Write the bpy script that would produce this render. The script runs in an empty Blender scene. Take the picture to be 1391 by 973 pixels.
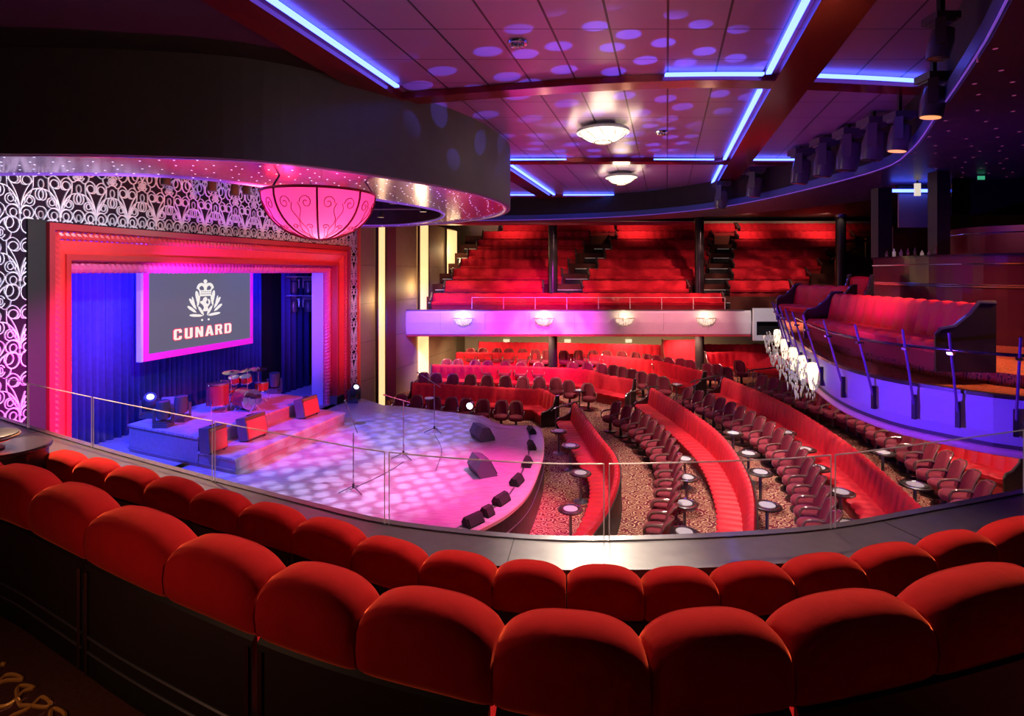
import bpy, math, random
from math import sin, cos, pi, radians, atan2, hypot, sqrt
from mathutils import Vector, Matrix
random.seed(7)
S = bpy.context.scene
COL = S.collection
# ---------------------------------------------------------------- camera, world, exposure
F = 740.0; PX0, PY0 = 695.5, 370.0; EYE = 6.3
cam_d = bpy.data.cameras.new('camera'); cam = bpy.data.objects.new('camera', cam_d); COL.objects.link(cam)
cam.location = (0, 0, EYE); cam.rotation_euler = (radians(90), 0, 0)
cam_d.sensor_width = 36; cam_d.lens = F/1391*36; cam_d.shift_y = -(486.5-PY0)/1391; cam_d.clip_end = 200; cam_d.clip_start = .05
S.camera = cam
S.view_settings.view_transform = 'Standard'; S.view_settings.look = 'None'
S.view_settings.exposure = 0.0; S.view_settings.gamma = 1; S.view_settings.use_curve_mapping = False
W = bpy.data.worlds.new('world'); S.world = W; W.use_nodes = True
W.node_tree.nodes['Background'].inputs[0].default_value = (.5, .38, .5, 1)
W.node_tree.nodes['Background'].inputs[1].default_value = .012

def P(px, py, z):                      # a point seen at (px,py) lying at height z
    d = (EYE - z)*F/(py - PY0)
    return ((px - PX0)/F*d, d)
def PD(px, D): return ((px - PX0)/F*D, D)
def Zat(py, D): return EYE - (py-PY0)/F*D

# ---------------------------------------------------------------- lamps
def gobo(lt, kind, scale=9.0, rad=.28, soft=.06, lo=0.0):
    lt.use_nodes = True; nt = lt.node_tree; n = nt.nodes; l = nt.links
    em = n['Emission']
    tc = n.new('ShaderNodeTexCoord'); sp = n.new('ShaderNodeSeparateXYZ'); l.new(tc.outputs['Normal'], sp.inputs[0])
    a = n.new('ShaderNodeMath'); a.operation = 'DIVIDE'; l.new(sp.outputs[0], a.inputs[0]); l.new(sp.outputs[2], a.inputs[1])
    b = n.new('ShaderNodeMath'); b.operation = 'DIVIDE'; l.new(sp.outputs[1], b.inputs[0]); l.new(sp.outputs[2], b.inputs[1])
    c = n.new('ShaderNodeCombineXYZ'); l.new(a.outputs[0], c.inputs[0]); l.new(b.outputs[0], c.inputs[1])
    if kind == 'dots':
        v = n.new('ShaderNodeTexVoronoi'); v.voronoi_dimensions = '2D'; v.inputs['Scale'].default_value = scale
        v.inputs['Randomness'].default_value = .45
        l.new(c.outputs[0], v.inputs['Vector']); src = v.outputs['Distance']; hi, lo_ = rad, rad+soft
        m = n.new('ShaderNodeMapRange'); l.new(src, m.inputs[0])
        m.inputs[1].default_value = hi; m.inputs[2].default_value = lo_; m.inputs[3].default_value = 1; m.inputs[4].default_value = lo
    else:
        v = n.new('ShaderNodeTexNoise'); v.inputs['Scale'].default_value = scale; v.inputs['Detail'].default_value = 2
        l.new(c.outputs[0], v.inputs['Vector'])
        m = n.new('ShaderNodeMapRange'); l.new(v.outputs['Fac'], m.inputs[0])
        m.inputs[1].default_value = .42; m.inputs[2].default_value = .62; m.inputs[3].default_value = lo; m.inputs[4].default_value = 1
    l.new(m.outputs[0], em.inputs['Strength'])
def spot(name, loc, tgt, col, e, ang=60, blend=.6, size=.08, **g):
    d = bpy.data.lights.new(name, 'SPOT'); d.energy = e; d.color = col; d.spot_size = radians(ang); d.spot_blend = blend; d.shadow_soft_size = size
    o = bpy.data.objects.new(name, d); COL.objects.link(o); o.location = loc
    o.rotation_euler = (Vector(tgt)-Vector(loc)).to_track_quat('-Z', 'Y').to_euler()
    if g: gobo(d, **g)
    return o
def area(name, loc, tgt, col, e, sx=1, sy=1, spread=180):
    d = bpy.data.lights.new(name, 'AREA'); d.energy = e; d.color = col; d.shape = 'RECTANGLE'; d.size = sx; d.size_y = sy; d.spread = radians(spread)
    o = bpy.data.objects.new(name, d); COL.objects.link(o); o.location = loc
    o.rotation_euler = (Vector(tgt)-Vector(loc)).to_track_quat('-Z', 'Y').to_euler(); return o
def point(name, loc, col, e, size=.1):
    d = bpy.data.lights.new(name, 'POINT'); d.energy = e; d.color = col; d.shadow_soft_size = size
    o = bpy.data.objects.new(name, d); COL.objects.link(o); o.location = loc; return o
# stage wash
def WL(Y, off, z): return (-13.375+.284*Y+off*.962, Y-off*.273, z)
spot('stage_spot', (-2.4, 11.6, 8.05), (-4.2, 14.7, .9), (.56, .55, 1), 6200, 58, .9, .02, kind='dots', scale=17, rad=.25, soft=.26, lo=.32)
spot('stage_spot', (-2.2, 20.0, 8.05), (-3.6, 18.5, .9), (.16, .16, 1), 3600, 50, .8, .02, kind='dots', scale=16, rad=.26, soft=.2, lo=.2)
spot('stage_spot', (2.6, 13.0, 9.0), (-1.0, 13.8, .9), (1, .01, .40), 9500, 44, .9, .1)
spot('stage_spot', (5.5, 10.5, 9.2), (-7.6, 17.4, 1.4), (1, .02, .05), 24000, 19, .6, .06)
spot('stage_spot', WL(12.9, -2.6, 7.4), (-9.6, 16.2, 1.3), (.02, .04, 1), 7000, 66, .7, .1)
spot('stage_spot', WL(14.5, -1.3, 8.0), WL(17.0, -4.4, 3.2), (.03, .03, 1), 2600, 120, .8, .1)
spot('stage_spot', WL(20.5, -1.3, 8.0), WL(21.8, -4.4, 2.5), (.03, .03, 1), 1300, 100, .8, .1)
# proscenium frame wash
spot('frame_spot', (-4.6, 11.6, 8.0), (-9.0, 14.0, 7.0), (1, .16, .07), 900, 85, .8, .1)
spot('frame_spot', (-3.2, 19.5, 8.0), (-7.6, 20.3, 7.0), (1, .14, .07), 620, 85, .8, .1)
spot('frame_spot', (-6.0, 9.6, 3.6), (-9.9, 12.1, 4.0), (1, .02, .75), 4200, 50, .8, .1)
spot('frame_spot', (-5.4, 18.0, 3.6), (-7.0, 22.3, 4.0), (1, .03, .45), 500, 60, .8, .1)
spot('valance_spot', WL(14.5, .9, 5.0), WL(16.5, -.4, 6.6), (.45, .04, 1), 800, 120, .9, .1)
spot('reveal_spot', WL(19.5, -.95, 4.6), WL(22.3, -.9, 4.2), (.08, .08, 1), 420, 110, .8, .1)
spot('filigree_spot', (-5.5, 9.7, 7.5), (-11.0, 11.0, 5.5), (.85, .85, 1), 1300, 100, .8, .1)
spot('filigree_spot', (-4.8, 15.5, 8.15), (-8.5, 16.5, 8.0), (.95, .9, 1), 230, 130, .8, .1)
spot('filigree_spot', (-4.0, 20.0, 7.0), (-6.8, 23.2, 4.0), (.9, .85, 1), 200, 40, .8, .1)
# drum, its soffit, ceiling
spot('drum_fill', (2.5, 4.0, 7.2), (-2.2, 10.5, 9.4), (1, .80, .72), 260, 110, .9, .2)  # added fill that lifts the drum front, no fixture there
spot('soffit_spot', (-.6, 14.6, 1.0), (-1.2, 15.8, 8.2), (.14, .2, 1), 1500, 60, .7, .02, kind='dots', scale=13, rad=.26, soft=.12, lo=.12)
spot('soffit_spot', (-5.2, 11.8, 1.0), (-5.5, 10.6, 8.2), (1, .02, .35), 900, 62, .9, .1)
spot('ceiling_spot', (3.0, 15.4, 5.5), (2.6, 15.4, 9.9), (.12, .12, 1), 1800, 70, .4, .015, kind='dots', scale=5.2, rad=.24, soft=.03, lo=0)
spot('ceiling_spot', (2.6, 8.6, 5.0), (1.7, 10.6, 9.9), (.12, .12, 1), 3000, 74, .35, .015, kind='dots', scale=6, rad=.24, soft=.03, lo=0)
spot('ceiling_spot', (.2, 12.5, 1.5), (1.2, 10.0, 9.9), (1, .03, .25), 900, 60, .9, .3)
spot('ceiling_spot', (3.2, 19, 2.0), (3.5, 17.5, 9.9), (.5, .03, .8), 900, 100, .9, .3)
spot('ceiling_spot', (5.5, 9.2, 5.2), (9.0, 12.5, 9.9), (.5, .03, .6), 240, 90, .9, .3)
# auditorium downlights (in the ceiling)
for i, (x, y, tx, ty, tz, e, a, g) in enumerate([
        (5.2, 17.0, 5.6, 15.6, .4, 3600, 70, 0), (8.5, 17.5, 9.6, 15.2, .8, 4200, 62, 1), (1.8, 24, 2.2, 25.5, .9, 3600, 75, 1),
        (2.6, 10.5, 3.3, 12.0, .4, 2600, 72, 0), (6.5, 22, 7.0, 23.5, .9, 2200, 60, 1)]):
    kw = dict(kind='noise', scale=7, lo=.25) if g else {}
    spot('downlight', (x, y, 8.6), (tx, ty, tz), (1, .82, .70), e*1.05, a, .9, .12, **kw)
spot('under_box_fill', (9.8, 13.2, 3.95), (10.2, 13.6, 1), (1, .72, .6), 420, 140, .8, .1)  # added fills under the box soffit to brighten the seats below
spot('under_box_fill', (12.0, 17.2, 3.95), (11.8, 17.4, 1), (1, .72, .6), 420, 140, .8, .1)
spot('under_box_fill', (7.6, 9.2, 3.95), (8.8, 10.0, 1), (1, .72, .6), 260, 140, .8, .1)
spot('stage_edge_spot', (-.2, 17.0, 7.9), (2.0, 17.8, 0), (.45, .1, 1), 700, 26, .7, .1)
for x, e in ((-3.2, 260), (1.5, 330), (5.5, 300), (9.5, 300)):
    spot('under_balcony_downlight', (x, 28.9, 2.95), (x+.2, 29.6, .9), (1, .66, .42), e*1.5, 150, .7, .06); spot('under_balcony_downlight', (x+1, 31.6, 2.95), (x+1.2, 32.4, .9), (1, .66, .42), e*1.2, 150, .7, .06)
for x, e in ((-2.6, 900), (3.2, 1000), (6.6, 500), (10.8, 1000), (15.5, 900)):
    spot('rear_downlight', (x, 27.0, 8.6), (x, 30.6, 5.0), (1, .55, .45), e, 90, .9, .1, kind='noise', scale=5, lo=.25)
for x, e in ((0, 160), (8, 200), (15, 200), (20, 200)): spot('rear_downlight', (x, 34.4, 9.95), (x, 36.8, 8.6), (1, .5, .35), e, 130, .9, .1)
# fascia colour wash
spot('fascia_spot', (-3.0, 23.0, 6.6), (-3.4, 28, 3.6), (.18, .05, 1), 6000, 56, .9, .1)
spot('fascia_spot', (1.6, 22.0, 6.8), (1.6, 28, 3.6), (1, .015, .85), 5600, 60, .9, .1)
spot('fascia_spot', (8.6, 22.6, 6.8), (8.6, 28, 3.6), (1, .28, .36), 1700, 66, .9, .1)
spot('box_spot', (1.8, 6.0, 4.7), (5.9, 9.0, 4.4), (.13, .03, 1), 1500, 95, .9, .12)
spot('box_spot', (6.3, 9.8, 8.6), (8.4, 9.9, 5.0), (1, .42, .28), 850, 62, .8, .1)
spot('box_spot', (8.2, 7.4, 7.4), (6.5, 8.6, 4.7), (1, .5, .25), 700, 70, .8, .1)  # added orange lamp to brighten the box carpet
spot('bar_spot', (7.5, 8.6, 8.5), (10.0, 11.8, 5.8), (.8, .15, .35), 350, 70, .8, .1)
spot('panel_fill', (9.0, 22.0, 8.4), (12.8, 27.6, 3.9), (1, .8, .75), 1500, 22, .8, .1)  # added light so the white service panel reads bright
# side wall warm glow
point('column_glow', WL(24.9, .5, 5.0), (1, .7, .35), 40, .3)
point('column_glow', WL(28.6, .5, 5.5), (1, .7, .35), 60, .3)
point('column_glow', WL(33.0, .6, 7.6), (1, .7, .35), 50, .3)
# our own balcony
spot('balcony_spot', (2.2, 6.8, 9.6), (1.3, 2.4, 5.3), (1, .62, .42), 2100, 75, .9, .15)
spot('balcony_spot', (-1.7, 6.2, 9.5), (-2.0, 2.9, 5.1), (1, .5, .38), 520, 70, .9, .15)
spot('balcony_spot', (2.0, 13.5, 9.4), (.62, 4.0, 4.3), (1, .85, .62), 2800, 9, .9, .35)
spot('balcony_spot', (.75, 5.2, 8.6), (.62, 4.0, 4.3), (1, .85, .62), 2600, 22, .8, .1)
spot('balcony_spot', (-4.6, 6.6, 8.6), (-4.2, 5.6, 4.3), (1, .62, .4), 3200, 60, .8, .1)  # added warm spot to brighten the left part of the ledge
point('floor_fill', (-1.7, 1.2, 5.5), (1, .5, .3), 8, .15)  # added low fill over the dark foreground carpet

# ---------------------------------------------------------------- materials
MATS = {}
def mat(name, col, rough=.5, metal=0, emit=None, es=0, noise=0, nscale=20, bump=0, sheen=0, sheen_tint=None, spec=.5, trans=0, coat=0, alpha=1):
    m = bpy.data.materials.new(name); m.use_nodes = True; nt = m.node_tree; b = nt.nodes['Principled BSDF']; l = nt.links
    b.inputs['Base Color'].default_value = (*col, 1); b.inputs['Roughness'].default_value = rough; b.inputs['Metallic'].default_value = metal
    b.inputs['Specular IOR Level'].default_value = spec
    if emit: b.inputs['Emission Color'].default_value = (*emit, 1); b.inputs['Emission Strength'].default_value = es
    if sheen: b.inputs['Sheen Weight'].default_value = sheen; b.inputs['Sheen Roughness'].default_value = .35; b.inputs['Sheen Tint'].default_value = (*(sheen_tint or col), 1)
    if trans: b.inputs['Transmission Weight'].default_value = trans; b.inputs['IOR'].default_value = 1.0 if trans == 1 else 1.2
    if coat: b.inputs['Coat Weight'].default_value = coat; b.inputs['Coat Roughness'].default_value = .1
    if noise or bump:
        tc = nt.nodes.new('ShaderNodeTexCoord'); nz = nt.nodes.new('ShaderNodeTexNoise'); nz.inputs['Scale'].default_value = nscale; nz.inputs['Detail'].default_value = 4
        l.new(tc.outputs['Object'], nz.inputs['Vector'])
        if noise:
            r = nt.nodes.new('ShaderNodeMapRange'); r.inputs[3].default_value = 1-noise; r.inputs[4].default_value = 1+noise
            l.new(nz.outputs['Fac'], r.inputs[0])
            mx = nt.nodes.new('ShaderNodeVectorMath'); mx.operation = 'SCALE'; mx.inputs[0].default_value = col
            l.new(r.outputs[0], mx.inputs['Scale']); l.new(mx.outputs[0], b.inputs['Base Color'])
        if bump:
            bp = nt.nodes.new('ShaderNodeBump'); bp.inputs['Strength'].default_value = bump; bp.inputs['Distance'].default_value = .02
            l.new(nz.outputs['Fac'], bp.inputs['Height']); l.new(bp.outputs[0], b.inputs['Normal'])
    MATS[name] = m; return m
red = mat('red_velvet', (.62, .014, .030), .85, noise=.25, nscale=7, sheen=.6, sheen_tint=(1, .12, .05), spec=.2)
red2 = mat('red_leather', (.68, .015, .030), .5, noise=.15, nscale=5, spec=.4)
redd = mat('plush_red', (.42, .009, .012), .9, noise=.2, nscale=14, bump=.15, sheen=1.0, sheen_tint=(1, .16, .06), spec=.1)
maroon = mat('maroon_fabric', (.22, .022, .035), .8, noise=.3, nscale=18, sheen=.5, sheen_tint=(.8, .3, .35), spec=.2)
darkwood = mat('dark_wood', (.03, .013, .01), .35, noise=.3, nscale=30, coat=.3)
glosswood = mat('gloss_wood_trim', (.05, .02, .016), .18, coat=.7)
black = mat('black_paint', (.012, .011, .012), .45)
blackm = mat('matt_black', (.016, .014, .013), .85)
panelb = mat('seat_back_panel', (.010, .008, .007), .55, noise=.2, nscale=40)
chrome = mat('chrome', (.75, .75, .78), .18, 1)
brass = mat('brass', (.7, .5, .22), .3, 1)
steel = mat('brushed_steel', (.28, .28, .30), .38, .85, noise=.15, nscale=60)
ledge_m = mat('ledge_laminate', (.12, .11, .12), .33, .2, noise=.25, nscale=12, coat=.25)
white = mat('white_plastic', (.8, .8, .82), .35)
tabletop = mat('table_inlay', (.55, .52, .55), .3)
fascia_m = mat('fascia_cream', (.75, .70, .70), .45, noise=.08, nscale=3)
drum_m = mat('drum_panel', (.075, .058, .058), .6, noise=.15, nscale=4)
beige = mat('beige_wall', (.36, .26, .16), .6, noise=.12, nscale=3)
plum = mat('plum_wall', (.20, .02, .07), .6)
framelit = mat('frame_red_lit', (.85, .05, .045), .4, noise=.1, nscale=4)  # red of the stage light put into the frame's base colour
rope_m = mat('frame_rope', (.65, .04, .05), .4)  # rope moulding carries the same red light in its colour
riser_m = mat('riser_wood', (.30, .26, .30), .55, noise=.25, nscale=10)
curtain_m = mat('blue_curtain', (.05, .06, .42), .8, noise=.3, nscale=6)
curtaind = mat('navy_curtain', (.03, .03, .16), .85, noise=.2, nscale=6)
scroll_m = mat('white_scroll', (.92, .90, .97), .5, emit=(.8, .75, 1), es=0)
wallpurple = mat('plum_backing', (.016, .006, .016), .8, spec=.15)
drumshell = mat('drum_shell', (.25, .03, .04), .25, coat=.6)
drumskin = mat('drum_skin', (.7, .68, .7), .5)
cym = mat('cymbal_bronze', (.75, .55, .3), .25, 1)
ampred = mat('amp_grille', (.5, .12, .10), .7, noise=.3, nscale=90)
ampblack = mat('amp_vinyl', (.10, .10, .13), .6)
lens_on = mat('lit_lens', (1, 1, 1), .3, emit=(.9, .95, 1), es=4)
lens_or = mat('amber_lens', (1, .6, .3), .3, emit=(1, .35, .12), es=1.2)
lens_off = mat('dark_lens', (.05, .05, .07), .1)
led_blue = mat('blue_led', (.05, .05, .3), .4, emit=(.06, .10, 1), es=9)
led_wht = mat('step_led', (.6, .55, .5), .4, emit=(1, .85, .7), es=.10)
violet_l = mat('violet_edge', (.3, .1, .6), .4, emit=(.3, .12, 1), es=.35)
redlip = mat('red_lip', (.6, .04, .05), .3, coat=.4)
warm_l = mat('warm_strip', (.9, .7, .4), .5, emit=(1, .66, .28), es=1.15, noise=.0)
sign_l = mat('small_sign', (.8, .75, .6), .5, emit=(1, .9, .6), es=.7)
green_l = mat('exit_sign', (.1, .5, .25), .5, emit=(.1, 1, .45), es=.35)
crystal = mat('crystal', (1, .93, .85), .15, emit=(1, .78, .52), es=.85)
crystal2 = mat('crystal_clear', (.5, .42, .45), .05, .5, emit=(1, .8, .6), es=.12)
crystal_core = mat('crystal_core', (.25, .22, .2), .2, emit=(1, .8, .55), es=1.4)
crystal3 = mat('crystal_bright', (.30, .26, .28), .06, .4, emit=(1, .84, .66), es=.22)
lampglass = mat('lamp_glass', (1, .95, .85), .4, emit=(1, .80, .50), es=2.3)
screen_m = mat('led_screen', (.012, .012, .014), .5, emit=(.115, .115, .165), es=1)
screen_w = mat('screen_white', (.12, .12, .1), .5, emit=(.86, .84, .68), es=1)
screen_r = mat('screen_red', (.15, .02, .03), .5, emit=(.85, .02, .07), es=1)
pinkframe = mat('screen_frame', (.85, .05, .5), .4, emit=(.8, .01, .38), es=.55)
paleframe = mat('screen_side', (.8, .82, .9), .4)
chartgrey = mat('grey_blind', (.20, .19, .18), .8)
barwall = mat('bar_front', (.06, .008, .018), .25, coat=.5)
barblack = mat('bar_black', (.012, .01, .014), .15)
yellowskin = mat('cable_black', (.02, .02, .02), .6)

def glassmat():
    m = bpy.data.materials.new('clear_glass'); m.use_nodes = True; nt = m.node_tree; n = nt.nodes; l = nt.links
    n.remove(n['Principled BSDF']); t = n.new('ShaderNodeBsdfTransparent'); t.inputs[0].default_value = (.96, .96, .97, 1)
    g = n.new('ShaderNodeBsdfGlossy'); g.inputs['Roughness'].default_value = .03;     mx = n.new('ShaderNodeMixShader'); mx.inputs[0].default_value = .03; l.new(t.outputs[0], mx.inputs[1]); l.new(g.outputs[0], mx.inputs[2])
    l.new(mx.outputs[0], n['Material Output'].inputs[0]); return m
glass = glassmat()
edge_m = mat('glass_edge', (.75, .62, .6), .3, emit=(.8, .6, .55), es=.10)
postgl = mat('post_violet', (.25, .12, .5), .25, .6)

def carpet(name, c1, c2, c3, scale):
    m = bpy.data.materials.new(name); m.use_nodes = True; nt = m.node_tree; n = nt.nodes; l = nt.links; b = n['Principled BSDF']
    b.inputs['Roughness'].default_value = .95; b.inputs['Specular IOR Level'].default_value = .1
    tc = n.new('ShaderNodeTexCoord'); v = n.new('ShaderNodeTexVoronoi'); v.voronoi_dimensions = '2D'; v.inputs['Scale'].default_value = scale; v.inputs['Randomness'].default_value = .25
    l.new(tc.outputs['Object'], v.inputs['Vector'])
    s = n.new('ShaderNodeMath'); s.operation = 'MULTIPLY'; s.inputs[1].default_value = 22; l.new(v.outputs['Distance'], s.inputs[0])
    q = n.new('ShaderNodeMath'); q.operation = 'SINE'; l.new(s.outputs[0], q.inputs[0])
    nz = n.new('ShaderNodeTexNoise'); nz.inputs['Scale'].default_value = scale*2.4; nz.inputs['Detail'].default_value = 1; l.new(tc.outputs['Object'], nz.inputs['Vector'])
    ad = n.new('ShaderNodeMath'); ad.operation = 'MULTIPLY_ADD'; ad.inputs[1].default_value = 5; l.new(nz.outputs['Fac'], ad.inputs[0]); l.new(q.outputs[0], ad.inputs[2])
    r = n.new('ShaderNodeValToRGB'); l.new(ad.outputs[0], r.inputs[0])
    mp = n.new('ShaderNodeMapRange'); mp.inputs[1].default_value = 1; mp.inputs[2].default_value = 4; l.new(ad.outputs[0], mp.inputs[0]); l.new(mp.outputs[0], r.inputs[0])
    e = r.color_ramp.elements; e[0].color = (*c1, 1); e[0].position = .30; e[1].color = (*c3, 1); e[1].position = .72
    k = r.color_ramp.elements.new(.5); k.color = (*c2, 1); r.color_ramp.interpolation = 'CONSTANT'
    l.new(r.outputs[0], b.inputs['Base Color']); MATS[name] = m; return m
carpet_m = carpet('patterned_carpet', (.16, .015, .03), (.62, .40, .24), (.26, .07, .05), 3.2)
carpet_o = carpet('orange_carpet', (.32, .05, .02), (.42, .12, .05), (.10, .02, .015), 9)
carpet_d = mat('dark_carpet', (.09, .022, .012), .95, noise=.6, nscale=60)

def ceilmat():
    m = bpy.data.materials.new('ceiling_panels'); m.use_nodes = True; nt = m.node_tree; n = nt.nodes; l = nt.links; b = n['Principled BSDF']
    b.inputs['Roughness'].default_value = .32; b.inputs['Metallic'].default_value = .25
    tc = n.new('ShaderNodeTexCoord'); sp = n.new('ShaderNodeSeparateXYZ'); l.new(tc.outputs['Object'], sp.inputs[0])
    u = n.new('ShaderNodeMath'); u.operation = 'MULTIPLY_ADD'; u.inputs[1].default_value = -.284; l.new(sp.outputs[1], u.inputs[0]); l.new(sp.outputs[0], u.inputs[2])
    outs = []
    for src, per, w in ((u.outputs[0], .86, .022), (sp.outputs[1], 1.15, .012)):
        d = n.new('ShaderNodeMath'); d.operation = 'DIVIDE'; d.inputs[1].default_value = per; l.new(src, d.inputs[0])
        f = n.new('ShaderNodeMath'); f.operation = 'FRACT'; l.new(d.outputs[0], f.inputs[0])
        g = n.new('ShaderNodeMath'); g.operation = 'LESS_THAN'; g.inputs[1].default_value = w/per*1.6; l.new(f.outputs[0], g.inputs[0]); outs.append(g)
    mx = n.new('ShaderNodeMath'); mx.operation = 'MAXIMUM'; l.new(outs[0].outputs[0], mx.inputs[0]); l.new(outs[1].outputs[0], mx.inputs[1])
    c = n.new('ShaderNodeMix'); c.data_type = 'RGBA'; l.new(mx.outputs[0], c.inputs[0]); c.inputs[6].default_value = (.27, .19, .32, 1); c.inputs[7].default_value = (.004, .003, .006, 1)
    l.new(c.outputs[2], b.inputs['Base Color']); return m
ceil_m = ceilmat()
beam_m = mat('ceiling_beam', (.20, .012, .02), .16, .5)
def starmat(name, base, emc, es, scale, rg=.22):
    m = mat(name, base, rg, .85 if rg < .3 else .4); nt = m.node_tree; n = nt.nodes; l = nt.links; b = n['Principled BSDF']
    tc = n.new('ShaderNodeTexCoord'); v = n.new('ShaderNodeTexVoronoi'); v.voronoi_dimensions = '2D'; v.inputs['Scale'].default_value = scale; v.inputs['Randomness'].default_value = .5
    l.new(tc.outputs['Object'], v.inputs['Vector']); t = n.new('ShaderNodeMath'); t.operation = 'LESS_THAN'; t.inputs[1].default_value = .045; l.new(v.outputs['Distance'], t.inputs[0])
    k = n.new('ShaderNodeMath'); k.operation = 'MULTIPLY'; k.inputs[1].default_value = es; l.new(t.outputs[0], k.inputs[0])
    b.inputs['Emission Color'].default_value = (*emc, 1); l.new(k.outputs[0], b.inputs['Emission Strength']); return m
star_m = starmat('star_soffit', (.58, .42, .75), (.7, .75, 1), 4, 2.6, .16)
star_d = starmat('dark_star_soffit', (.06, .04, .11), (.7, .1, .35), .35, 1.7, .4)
def deckmat():
    m = mat('stage_deck', (.62, .52, .56), .38); nt = m.node_tree; n = nt.nodes; l = nt.links; b = n['Principled BSDF']
    tc = n.new('ShaderNodeTexCoord'); mp = n.new('ShaderNodeMapping'); mp.inputs['Scale'].default_value = (3, 30, 1); mp.inputs['Rotation'].default_value = (0, 0, -.25); l.new(tc.outputs['Object'], mp.inputs[0])
    nz = n.new('ShaderNodeTexNoise'); nz.inputs['Scale'].default_value = 1.0; nz.inputs['Detail'].default_value = 5; l.new(mp.outputs[0], nz.inputs['Vector'])
    r = n.new('ShaderNodeValToRGB'); r.color_ramp.elements[0].position = .3; r.color_ramp.elements[1].position = .7
    r.color_ramp.elements[0].color = (.30, .23, .26, 1); r.color_ramp.elements[1].color = (.56, .49, .53, 1); l.new(nz.outputs['Fac'], r.inputs[0]); l.new(r.outputs[0], b.inputs['Base Color']); return m
deck_m = deckmat()

# ---------------------------------------------------------------- mesh helpers
class MB:
    def __init__(s): s.v = []; s.f = []
    def add(s, vs, fs):
        k = len(s.v); s.v += [tuple(v) for v in vs]; s.f += [tuple(i+k for i in f) for f in fs]; return s
    def box(s, c, d, rz=0, rx=0, ry=0):
        M = Matrix.Translation(c) @ Matrix.Rotation(rz, 4, 'Z') @ Matrix.Rotation(ry, 4, 'Y') @ Matrix.Rotation(rx, 4, 'X')
        vs = [M @ Vector((x*d[0]/2, y*d[1]/2, z*d[2]/2)) for x in (-1, 1) for y in (-1, 1) for z in (-1, 1)]
        return s.add(vs, [(0, 1, 3, 2), (4, 6, 7, 5), (0, 4, 5, 1), (2, 3, 7, 6), (0, 2, 6, 4), (1, 5, 7, 3)])
    def tube(s, pts, r, n=8, closed=False):
        pts = [Vector(p) for p in pts]; m = len(pts); rr = r if isinstance(r, (list, tuple)) else [r]*m; vs = []; fs = []
        up = None
        for i, p in enumerate(pts):
            a = pts[(i-1) % m] if (closed or i) else p; b = pts[(i+1) % m] if (closed or i < m-1) else p
            t = (b-a).normalized()
            if up is None: up = t.orthogonal().normalized()
            u = (up - t*up.dot(t))
            u = u.normalized() if u.length > 1e-5 else t.orthogonal().normalized(); up = u; w = t.cross(u)
            for k in range(n): vs.append(p + (u*cos(2*pi*k/n) + w*sin(2*pi*k/n))*rr[i])
        for i in range(m if closed else m-1):
            j = (i+1) % m
            for k in range(n): fs.append((i*n+k, i*n+(k+1) % n, j*n+(k+1) % n, j*n+k))
        if not closed: fs += [tuple(range(n))[::-1], tuple((m-1)*n+k for k in range(n))]
        return s.add(vs, fs)
    def lathe(s, prof, n=20, c=(0, 0, 0), M=None):
        vs = []; fs = []; m = len(prof); c = Vector(c)
        for r, z in prof:
            for k in range(n):
                v = Vector((r*cos(2*pi*k/n), r*sin(2*pi*k/n), z)); vs.append((M @ v if M else v) + c)
        for i in range(m-1):
            for k in range(n): fs.append((i*n+k, i*n+(k+1) % n, (i+1)*n+(k+1) % n, (i+1)*n+k))
        if prof[0][0] > 1e-4: fs.append(tuple(range(n))[::-1])
        if prof[-1][0] > 1e-4: fs.append(tuple((m-1)*n+k for k in range(n)))
        return s.add(vs, fs)
    def prism(s, poly, z0, z1):
        n = len(poly); vs = [(x, y, z0) for x, y in poly] + [(x, y, z1) for x, y in poly]
        return s.add(vs, [tuple(range(n))[::-1], tuple(range(n, 2*n))] + [(i, (i+1) % n, n+(i+1) % n, n+i) for i in range(n)])
    def grid(s, rows, closed_cross=False, caps=False):      # rows: list of equal length point lists
        n = len(rows[0]); m = len(rows); vs = [p for r in rows for p in r]; fs = []
        for i in range(m-1):
            for k in range(n if closed_cross else n-1): fs.append((i*n+k, i*n+(k+1) % n, (i+1)*n+(k+1) % n, (i+1)*n+k))
        if caps: fs += [tuple(range(n))[::-1], tuple((m-1)*n+k for k in range(n))]
        return s.add(vs, fs)
    def build(s, name, m, parent=None, smooth=False, loc=None):
        me = bpy.data.meshes.new(name)
        vs = s.v
        if parent is not None and loc is None: pl = parent_world(parent); vs = [(x-pl[0], y-pl[1], z-pl[2]) for x, y, z in s.v] if any(pl) else s.v
        me.from_pydata(vs, [], s.f); me.update()
        import bmesh as _b
        bm = _b.new(); bm.from_mesh(me); _b.ops.recalc_face_normals(bm, faces=bm.faces); bm.to_mesh(me); bm.free()
        if smooth:
            for p in me.polygons: p.use_smooth = True
            try: me.set_sharp_from_angle(angle=radians(50))
            except Exception: pass
        me.materials.append(m)
        o = bpy.data.objects.new(name, me); COL.objects.link(o)
        if parent is not None: o.parent = parent
        return o
def parent_world(p):
    x = Vector((0, 0, 0))
    while p is not None: x += p.location; p = p.parent
    return x
def tag(o, label, cat, group=None, kind=None):
    if label: o['label'] = label
    if cat: o['category'] = cat
    if group: o['group'] = group
    if kind: o['kind'] = kind
    return o
def empty(name, loc, label, cat, group=None, rz=0):
    o = bpy.data.objects.new(name, None); COL.objects.link(o); o.location = loc; o.rotation_euler = (0, 0, rz); return tag(o, label, cat, group)
def struct(o): o['kind'] = 'structure'; return o
KIDS = {}
def copy_tree(o, parent=None):
    c = o.copy(); COL.objects.link(c); c.parent = parent
    for ch in KIDS.get(o.name, None) or [k for k in bpy.data.objects if k.parent == o]: copy_tree(ch, c)
    return c
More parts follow.
